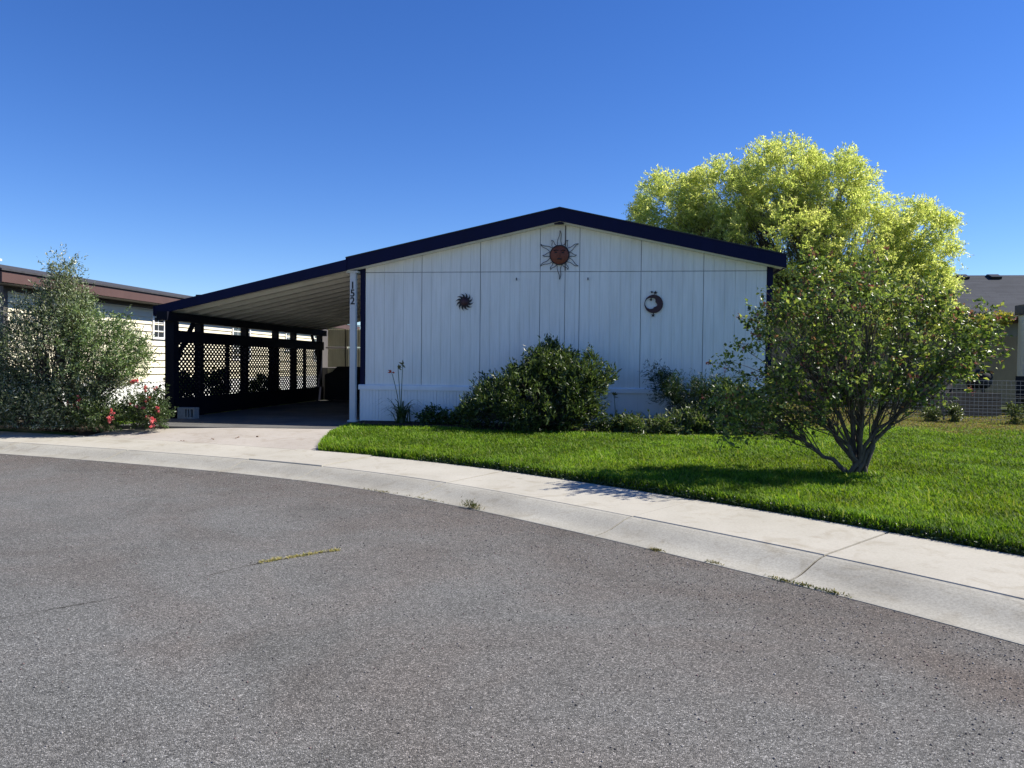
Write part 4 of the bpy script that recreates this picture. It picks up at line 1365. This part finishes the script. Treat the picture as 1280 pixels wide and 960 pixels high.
# white marker post among the roses
t = empty('utility_post', (-8.62, 13.6, -0.03), 'short white rounded utility post standing among the roses', 'post')
MB().tube([(-8.62, 13.6, -0.05), (-8.62, 13.6, 0.55)], 0.075, 14).build('shaft', M['white_trim'], t, smooth=False)
MB().ell((-8.62, 13.6, 0.55), (0.082, 0.082, 0.06), 14, 6).build('cap', M['white_trim'], t, smooth=True)

# arching lily clump with stalks
def blade_strip(mb_v, mb_f, base, az, length, width, lift, rng):
    n_ = 7
    o = len(mb_v)
    d = np.array([math.cos(az), math.sin(az), 0])
    s = np.array([-d[1], d[0], 0])
    for i in range(n_):
        t = i / (n_ - 1)
        p = np.array(base) + d * length * (0.15 * t + 0.65 * t * t) + np.array([0, 0, length * lift * (t - 0.62 * t * t * t)])
        w = width * (1 - t ** 2.2) * 0.5 + 0.001
        mb_v.append(p + s * w); mb_v.append(p - s * w)
    for i in range(n_ - 1):
        a = o + 2 * i
        mb_f.append((a, a + 1, a + 3, a + 2))
def lily(loc, n_, length, seed, label, stalks=(), group=None, col=((0.05, 0.085, 0.022), (0.085, 0.12, 0.035))):
    t = empty('lily_clump', loc, label, 'plant', group)
    r_ = rg(seed)
    v, f = [], []
    for _ in range(n_):
        b = np.array(loc) + np.array([r_.normal() * 0.06, r_.normal() * 0.06, 0.0])
        blade_strip(v, f, b, r_.random() * 6.283, length * (0.65 + 0.6 * r_.random()), 0.024, 0.75 + 0.6 * r_.random(), r_)
    v = np.array(v)
    cc_ = np.repeat(np.array(col)[r_.choice(len(col), n_)] * (0.7 + 0.6 * r_.random((n_, 1))), 14, 0)
    np_mesh('leaves', v, np.array(f), M['leaf'], t, colors=cc_, sides=4)
    for (sx_, sy_, sz_, fl) in stalks:
        MB().tube(bez(loc, (loc[0] * 0.7 + sx_ * 0.3, loc[1], sz_ * 0.6), (sx_, sy_, sz_), 6), [0.010 - 0.0008 * i for i in range(7)], 5).build('stalk', M['stem_green'], t)
        D_ = unit(r_.normal(size=(8, 3)) + np.array([0, 0, 0.8]))
        P_ = np.repeat(np.array([[sx_, sy_, sz_]]), 8, 0)
        V_, F_ = leaf_arrays(P_, D_, np.full(8, 0.10), np.full(8, 0.04), r_, 0.3)
        c_ = np.array([[0.55, 0.09, 0.04]] if fl else [[0.16, 0.17, 0.07]])
        np_mesh('flower' if fl else 'bud', V_, F_, M['petal'], t, colors=np.repeat(np.repeat(c_, 8, 0), 4, 0))
lily((-4.05, 15.1, 0.0), 90, 0.62, 61, 'arching strap-leaved lily clump with tall flower stalks by the skirting', stalks=((-4.02, 15.1, 1.18, False), (-4.24, 15.08, 1.02, True), (-4.12, 15.12, 1.10, False)))
lily((0.25, 15.0, 0.0), 22, 0.45, 62, 'thin dark upright plant against the skirting right of the evergreen', stalks=((0.2, 15.0, 0.62, False),))
lily((0.95, 14.95, 0.0), 18, 0.42, 63, 'spiky dark plant between the low ground cover and the skirting')

# low plants in the bed
def low_plant(name, loc, lobes, n_, seed, label, cols, cat='plant', leaf=(0.06, 0.035), up=0.4, group=None, wts=None, tw=6, lv=7, stems=6, tl=0.12):
    t = empty(name, loc, label, cat, group)
    grow(t, lobes, rg(seed), clumps=n_, twigs=tw, leaves=lv, twig_len=tl, leaf=leaf, stems=stems, stem_r=0.010, up=up, spread=0.9,
         col_fn=pal(cols, wts or [1] * len(cols)), mat=M['leaf'], mind=0.03, shell=0.3, base_spread=0.1, leaf_angle=0.8, wood_name='stems', crown_name='foliage', bark=M['stem_green'], jitter=0.02)
G1 = [[0.05, 0.09, 0.02], [0.075, 0.12, 0.03], [0.035, 0.06, 0.015]]
low_plant('leafy_plant', (-3.35, 15.0, 0), [(-3.35, 15.0, 0.12, 0.3, 0.25, 0.15, 1), (-3.0, 15.0, 0.1, 0.3, 0.25, 0.14, 1), (-2.75, 14.95, 0.2, 0.2, 0.2, 0.2, 1)], 60, 71, 'low leafy green plant between the lily clump and the evergreen', G1)
G2 = [[0.075, 0.12, 0.028], [0.11, 0.155, 0.04], [0.05, 0.08, 0.02], [0.16, 0.18, 0.09]]
low_plant('ground_cover', (1.4, 14.0, 0), [(0.75, 14.0, 0.08, 0.45, 0.3, 0.12, 1), (1.4, 13.98, 0.12, 0.5, 0.35, 0.16, 1.2), (2.1, 14.0, 0.12, 0.5, 0.35, 0.16, 1.2), (1.75, 14.2, 0.25, 0.4, 0.25, 0.14, 0.8)], 150, 72,
          'bright leafy ground cover mound at the lawn edge right of the evergreen', G2, leaf=(0.075, 0.03), stems=10)
low_plant('ground_cover', (0.35, 14.2, 0), [(0.35, 14.2, 0.08, 0.35, 0.3, 0.12, 1), (0.1, 14.05, 0.06, 0.3, 0.2, 0.1, 1)], 50, 73,
          'low dark ground cover tucked against the foot of the evergreen', [[0.03, 0.05, 0.014], [0.05, 0.08, 0.02]])
low_plant('juniper', (1.9, 15.0, 0), [(1.75, 15.0, 0.48, 0.6, 0.32, 0.36, 2), (1.25, 15.0, 0.78, 0.22, 0.2, 0.2, 0.6), (2.3, 14.9, 0.5, 0.5, 0.35, 0.34, 1.0), (1.02, 15.0, 0.98, 0.10, 0.12, 0.12, 0.25), (2.0, 14.9, 0.78, 0.4, 0.3, 0.14, 0.6)], 180, 74,
          'dark feathery juniper in the shade at the right end of the siding', [[0.020, 0.042, 0.009], [0.032, 0.060, 0.012]], 'shrub', leaf=(0.07, 0.012), up=0.5, lv=12, tl=0.18, stems=9)
low_plant('leafy_plant', (2.75, 14.2, 0), [(2.75, 14.2, 0.35, 0.45, 0.35, 0.36, 1.5), (2.35, 14.1, 0.45, 0.35, 0.3, 0.3, 1.0), (2.3, 14.2, 0.75, 0.25, 0.2, 0.18, 0.6)], 120, 75,
          'bright leafy plant between the juniper and the lawn shrub', [[0.07, 0.12, 0.02], [0.13, 0.18, 0.03], [0.05, 0.08, 0.02], [0.10, 0.13, 0.05]], leaf=(0.055, 0.035), stems=8)
for i, (x, y, h, w) in enumerate(((-10.3, 17.6, 0.85, 0.55), (-10.4, 19.4, 0.95, 0.6), (-10.4, 22.2, 0.75, 0.7))):
    low_plant('screened_shrub', (x, y, -0.035), [(x, y, h * 0.5, w * 0.7, w, h * 0.5, 1.5), (x, y + 0.3, h * 0.65, w * 0.5, w * 0.6, h * 0.35, 0.8)], 70, 76 + i,
              ['low dark shrub seen through the lattice bays nearest the street', 'low dark shrub seen through the middle lattice bays', 'low dark shrub seen through the farthest lattice bays'][i],
              [[0.04, 0.07, 0.02], [0.06, 0.095, 0.03], [0.09, 0.12, 0.04]], 'shrub', group='shrubs behind the carport lattice', leaf=(0.07, 0.045), stems=7)
# along the fence
for i, (x, y, h, s_) in enumerate(((7.6, 18.95, 0.24, 0.16), (8.05, 18.75, 0.42, 0.10), (9.1, 18.35, 0.40, 0.16), (9.75, 18.0, 0.22, 0.22))):
    low_plant('fence_weed', (x, y, -0.035), [(x, y, h * 0.5, s_, s_ * 0.8, h * 0.5, 1)], 16, 81 + i,
              ['low pale weed at the foot of the wire fence nearest the lawn shrub', 'taller leafy weed second along the wire fence', 'dark bushy weed third along the wire fence', 'rightmost low weed at the foot of the wire fence'][i],
              [[0.08, 0.11, 0.035], [0.14, 0.16, 0.07], [0.05, 0.07, 0.025]], 'weed', group='weeds along the wire fence')
# yellow vine along the patio beam
low_plant('yellow_vine', (11.9, 25.5, 2.55), [(11.75, 25.45, 2.68, 0.3, 0.2, 0.12, 1), (12.2, 25.45, 2.74, 0.35, 0.2, 0.12, 1), (11.5, 25.45, 2.64, 0.3, 0.2, 0.11, 0.7)], 60, 86,
          'bright yellow leafy vine lying along the patio cover beam', [[0.50, 0.46, 0.06], [0.40, 0.40, 0.06], [0.55, 0.50, 0.12]], 'vine', leaf=(0.08, 0.05))

# weeds in the gutter
for i, (x, y, w, h, c) in enumerate(((-1.36, 7.93, 0.13, 0.07, 0), (-1.9, 8.33, 0.3, 0.006, 1), (-2.6, 8.78, 0.35, 0.006, 1), (0.86, 6.04, 0.08, 0.004, 1), (0.45, 6.38, 0.08, 0.004, 1), (1.28, 5.62, 0.11, 0.008, 0), (1.55, 5.36, 0.11, 0.01, 0), (1.42, 5.49, 0.10, 0.01, 0))):
    lb = ['bushy green weed tuft growing in the gutter before the evergreen', 'thin dry weed line in the gutter just left of the bushy tuft', 'leftmost sparse dry weed line in the gutter', 'small dry weed patch at the asphalt edge, second of the right-hand row',
          'first small dry weed patch right of the bushy gutter tuft', 'green weed strip at the asphalt edge, farther end', 'green weed strip at the asphalt edge, nearer end', 'green weed strip at the asphalt edge, middle piece'][i]
    t = empty('gutter_weed', (x, y, ROAD_Z), lb, 'weed', 'weeds in the gutter')
    r_ = rg(90 + i)
    n_ = 160
    tv = np.interp(s_of(x, y), ARC, TAN[:, 0]), np.interp(s_of(x, y), ARC, TAN[:, 1])
    P = np.array([x, y, ROAD_Z]) + r_.normal(size=(n_, 1)) * w * 0.5 * np.array([tv[0], tv[1], 0]) + r_.normal(size=(n_, 3)) * np.array([0.012, 0.012, 0])
    P[:, 2] = ROAD_Z + np.abs(r_.normal(size=n_)) * h * 0.5
    V, F = leaf_arrays(P, r_.normal(size=P.shape) + np.array([0, 0, 0.9 if h > 0.03 else 0.3]), (0.03 if h > 0.03 else 0.014) + (0.03 if h > 0.03 else 0.018) * r_.random(n_), np.full(n_, 0.008), r_)
    cs = np.array([[0.05, 0.075, 0.02], [0.09, 0.11, 0.035], [0.20, 0.17, 0.07]]) if c == 0 else np.array([[0.16, 0.15, 0.05], [0.24, 0.20, 0.09], [0.10, 0.10, 0.03]])
    bl = np_mesh('blades', V, F, M['grass'], t, colors=np.repeat(cs[r_.choice(3, n_)], 4, 0))
    bl['kind'] = 'stuff'

# crack across the asphalt with dry grass in it
r_ = rg(101)
cp = [(-2.12, 5.98), (-2.3, 5.80), (-2.56, 5.50), (-2.72, 5.22), (-2.86, 4.94), (-3.02, 4.62), (-3.28, 4.33), (-3.55, 4.02), (-3.9, 3.7)]
cpts = catmull(cp, 0.03)
cpts += r_.normal(size=cpts.shape) * 0.007
_q = np.arange(len(cpts))
vwob = 0.55 + 0.6 * np.sin(_q * 0.11) * np.sin(_q * 0.031 + 1.0) + 0.3 * np.sin(_q * 0.43)
tn = unit(np.gradient(cpts, axis=0))
nn = np.stack([tn[:, 1], -tn[:, 0]], 1)
wv = (0.0045 * np.clip(vwob, 0, 1) * (0.5 + r_.random(len(cpts))) + 0.0003)[:, None]
L_ = cpts + nn * wv
Rr = cpts - nn * wv
vs = [(a, b, ROAD_Z + 0.003) for a, b in L_] + [(a, b, ROAD_Z + 0.003) for a, b in Rr]
n = len(cpts)
mb = MB(); mb.add(vs, [(i, i + 1, n + i + 1, n + i) for i in range(n - 1)])
mb.build('crack', M['joint'], road)
m_ = 420
i0 = r_.integers(0, int(n * 0.24), m_)
P = np.zeros((m_, 3)); P[:, :2] = cpts[i0] + r_.normal(size=(m_, 2)) * 0.008; P[:, 2] = ROAD_Z + 0.004
V, F = leaf_arrays(P, r_.normal(size=P.shape) * np.array([1, 1, 0.4]) + np.array([0, 0, 0.35]), 0.018 + 0.02 * r_.random(m_), np.full(m_, 0.007), r_)
cs = np.array([[0.48, 0.41, 0.18], [0.56, 0.50, 0.26], [0.24, 0.24, 0.09]])
props(np_mesh('crack_grass', V, F, M['grass'], None, origin=(-2.3, 5.8, ROAD_Z), colors=np.repeat(cs[r_.choice(3, m_)], 4, 0)), 'dry yellow grass growing in a crack of the asphalt', 'grass', kind='stuff')

# loose gravel near the gutter and on the road
r_ = rg(111)
n_ = 17000
s_ = r_.uniform(s_of(3.5, 3.0), s_of(-9.6, 11.2), n_)
off = -np.abs(r_.normal(size=n_)) * 0.9 - 0.01
p2 = at_s(s_, off)
half = n_ // 3
p2[:half, 0] = r_.uniform(-5, 3.5, half)
p2[:half, 1] = r_.uniform(1.2, 8.0, half)
ok = dist_edge(p2) < -0.01
p2 = p2[ok]
n_ = len(p2)
sz_ = (0.0025 + 0.0050 * r_.random(n_) ** 2.5)[:, None, None]
octv = np.array([[1, 0, 0], [0, 1, 0], [-1, 0, 0], [0, -1, 0], [0, 0, 0.8], [0, 0, -0.5]], float)
V = octv[None] * sz_ * (0.7 + 0.6 * r_.random((n_, 6, 1)))
an = r_.random(n_) * 6.283
ca, sa_ = np.cos(an)[:, None], np.sin(an)[:, None]
V = np.stack([V[..., 0] * ca - V[..., 1] * sa_, V[..., 0] * sa_ + V[..., 1] * ca, V[..., 2]], -1)
V[..., 0] += p2[:, None, 0]; V[..., 1] += p2[:, None, 1]; V[..., 2] += ROAD_Z + 0.002
of = np.array([[0, 1, 4], [1, 2, 4], [2, 3, 4], [3, 0, 4], [1, 0, 5], [2, 1, 5], [3, 2, 5], [0, 3, 5]])
F = (of[None] + (np.arange(n_) * 6)[:, None, None]).reshape(-1, 3)
cs = np.array([[0.10, 0.095, 0.095], [0.20, 0.185, 0.18], [0.06, 0.055, 0.055], [0.36, 0.34, 0.32], [0.16, 0.11, 0.105]])[r_.choice(5, n_, p=[0.36, 0.29, 0.10, 0.08, 0.17])]
k = N('loose stones')
at_ = k.n('ShaderNodeAttribute', attribute_name='Col')
M['stone'] = k.base(at_.outputs['Color'], 0.85, 0.3)
props(np_mesh('gravel', V.reshape(-1, 3), F, M['stone'], None, origin=(0, 5, ROAD_Z), colors=np.repeat(cs, 6, 0)), 'loose small gravel scattered over the asphalt and gutter', 'gravel', kind='stuff')

# dead leaves on the driveway
for i, (x, y) in enumerate(((-5.9, 12.6), (-6.6, 12.35), (-7.05, 12.2), (-6.2, 12.5))):
    r_ = rg(130 + i)
    d = dist_edge(np.array([[x, y]]))[0]
    P = np.array([[x, y, -0.05]]) + r_.normal(size=(3, 3)) * np.array([0.03, 0.03, 0.0])
    P[:, 2] = apron_z(y, d) + 0.012
    V, F = leaf_arrays(P, r_.normal(size=(3, 3)) * np.array([1, 1, 0.1]), np.full(3, 0.045), np.full(3, 0.026), r_, 0.2)
    o = np_mesh('dead_leaf', V, F, M['petal'], None, origin=(x, y, float(P[0, 2])), colors=np.repeat(np.array([[0.17, 0.11, 0.06]]), 12, 0))
    props(o, ['dry leaf scrap on the driveway nearest the lawn corner', 'dry leaf scrap third from the lawn on the driveway', 'dry leaf scrap farthest from the lawn on the driveway', 'dry leaf scrap second from the lawn on the driveway'][i], 'leaf', 'dry leaves on the driveway')

# ------------------------------------------------------------------ lawn grass
r_ = rg(201)
def in_poly(P, poly):
    x, y = P[:, 0], P[:, 1]
    ins = np.zeros(len(P), bool)
    j = len(poly) - 1
    for i in range(len(poly)):
        xi, yi = poly[i]; xj, yj = poly[j]
        c = ((yi > y) != (yj > y)) & (x < (xj - xi) * (y - yi) / (yj - yi + 1e-12) + xi)
        ins ^= c
        j = i
    return ins
drive_poly = [grid[j][0][:2] for j in range(nr_ + 1)] + [(-5.0, 14.5), (-5.0, 24.6), (-9.3, 24.6)] + [grid[j][nc][:2] for j in range(nr_, -1, -1)]
chunks = []
for (x0, x1, y0, y1) in ((-5.2, 15.0, 2.5, 20.0), (3.2, 12.0, 20.0, 30.0), (-12.3, -9.2, 12.9, 25.0)):
    n_ = int((x1 - x0) * (y1 - y0) * 9000)
    P = np.stack([r_.uniform(x0, x1, n_), r_.uniform(y0, y1, n_)], 1)
    rr2 = np.hypot(P[:, 0], P[:, 1])
    keep = r_.random(n_) < np.clip(1.05 * (6.5 / rr2) ** 1.5, 0.10, 1.0)
    keep &= (P[:, 0] < 0.66 * P[:, 1] + 0.9)
    P = P[keep]
    chunks.append(P)
P = np.concatenate(chunks)
d = dist_edge(P)
keep = (d > WALK_END + 0.025 + 0.05 * (vnoise(P, 5.0, 9) - 0.5)) & ~in_poly(P, drive_poly) & ~in_poly(P, [(a, b + 0.06) for a, b in bed_poly])
keep &= ~((P[:, 0] > XL - 0.15) & (P[:, 0] < XR + 0.1) & (P[:, 1] > 15.4))
keep &= ~((P[:, 0] < -9.0) & (d < 3.1))
fx = (P[:, 0] - 6.2) * 3.45 + (P[:, 1] - 20.35) * 7.3        # beyond the fence: sparse
keep &= (fx < 0) | (r_.random(len(P)) < 0.5)
P = P[keep]; d = d[keep]
n_ = len(P)
z = yard_z(d)
rr2 = np.hypot(P[:, 0], P[:, 1])
clump = vnoise(P, 2.2, 1) * 0.6 + vnoise(P, 7.0, 2) * 0.4
dry = np.clip((P[:, 1] - 0.35 * (9 - P[:, 0]) - 14.0 + 2.6 * (vnoise(P, 0.9, 3) - 0.5)) / 2.2, 0, 1) * (P[:, 0] > 3.3)
hgt = (0.045 + 0.045 * r_.random(n_)) * (0.75 + 0.5 * clump) * (1 - 0.55 * dry)
edge = np.clip((1.85 - d) / 0.3, 0, 1)
tall = r_.random(n_) < 0.004
hgt = np.where(tall, hgt * 1.6, hgt)
hgt *= 1 + 0.35 * edge
wid = (0.0028 + 0.0022 * r_.random(n_)) * np.clip(rr2 / 6.0, 1, 3.2)
az = r_.random(n_) * 6.283
lean = 0.15 + 0.55 * r_.random(n_)
dx, dy_ = np.cos(az), np.sin(az)
B = np.stack([P[:, 0], P[:, 1], z - 0.005], 1)
S_ = np.stack([-dy_, dx, np.zeros(n_)], 1) * wid[:, None]
mid = B + np.stack([dx * lean * 0.35, dy_ * lean * 0.35, np.full(n_, 0.62)], 1) * hgt[:, None]
tip = B + np.stack([dx * lean * 1.1, dy_ * lean * 1.1, 1.0 - 0.25 * lean], 1) * hgt[:, None]
V = np.stack([B - S_, B + S_, mid + S_ * 0.8, mid - S_ * 0.8, tip], 1).reshape(-1, 3)
i5 = (np.arange(n_) * 5)[:, None]
F = np.concatenate([i5 + np.array([[0, 1, 2]]), i5 + np.array([[0, 2, 3]]), i5 + np.array([[3, 2, 4]])], 0)
g1, g2, g3 = np.array([0.105, 0.180, 0.016]), np.array([0.195, 0.270, 0.030]), np.array([0.055, 0.105, 0.014])
t = r_.random(n_)[:, None]
c = g1 * (1 - t) + g2 * t
c = np.where((r_.random(n_) < 0.2)[:, None], g3, c)
c = np.where((r_.random(n_) < 0.05 + 0.05 * clump)[:, None] | tall[:, None], np.array([0.23, 0.24, 0.09]), c)
c *= (0.55 + 0.9 * clump)[:, None]
big = (0.6 * vnoise(P, 0.55, 5) + 0.4 * vnoise(P, 1.4, 6))[:, None]
c = c * (0.70 + 0.6 * big)
yel = np.clip(vnoise(P, 0.8, 7) * 2.2 - 1.1, 0, 1)[:, None]
c = c * np.array([1.04, 1.20, 0.85])
c = c * (1 - 0.35 * yel) + c * np.array([1.45, 1.15, 0.9]) * 0.35 * yel
straw = np.array([0.22, 0.185, 0.085]) * (0.7 + 0.6 * r_.random((n_, 1)))
c = np.where((r_.random(n_) < dry * 0.8)[:, None], straw, c)
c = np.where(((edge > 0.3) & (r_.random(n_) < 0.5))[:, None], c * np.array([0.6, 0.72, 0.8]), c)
print('blades', n_)
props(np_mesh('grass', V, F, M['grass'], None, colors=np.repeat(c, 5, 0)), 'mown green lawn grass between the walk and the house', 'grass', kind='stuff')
# clover and small leaves at the lawn edge
n_ = 9000
s_ = r_.uniform(s_of(4.5, 1.5), s_of(-3.3, 9.2), n_)
off = WALK_END + np.abs(r_.normal(size=n_)) * 0.09 - 0.015
p2 = at_s(s_, off)
P = np.zeros((n_, 3)); P[:, :2] = p2; P[:, 2] = -0.155 + 0.085 * r_.random(n_) * np.clip((off - WALK_END + 0.05) / 0.1, 0.2, 1)
V, F = leaf_arrays(P, r_.normal(size=P.shape) * np.array([1, 1, 0.5]) + np.array([0, 0, 0.25]), 0.018 + 0.02 * r_.random(n_), 0.012 + 0.012 * r_.random(n_), r_)
cs = np.array([[0.035, 0.065, 0.02], [0.055, 0.09, 0.028], [0.08, 0.12, 0.04], [0.025, 0.045, 0.015]])
props(np_mesh('clover', V, F, M['leaf'], None, colors=np.repeat(cs[r_.choice(4, n_)], 4, 0)), 'dark clover and small weeds along the lawn edge by the walk', 'clover', kind='stuff')
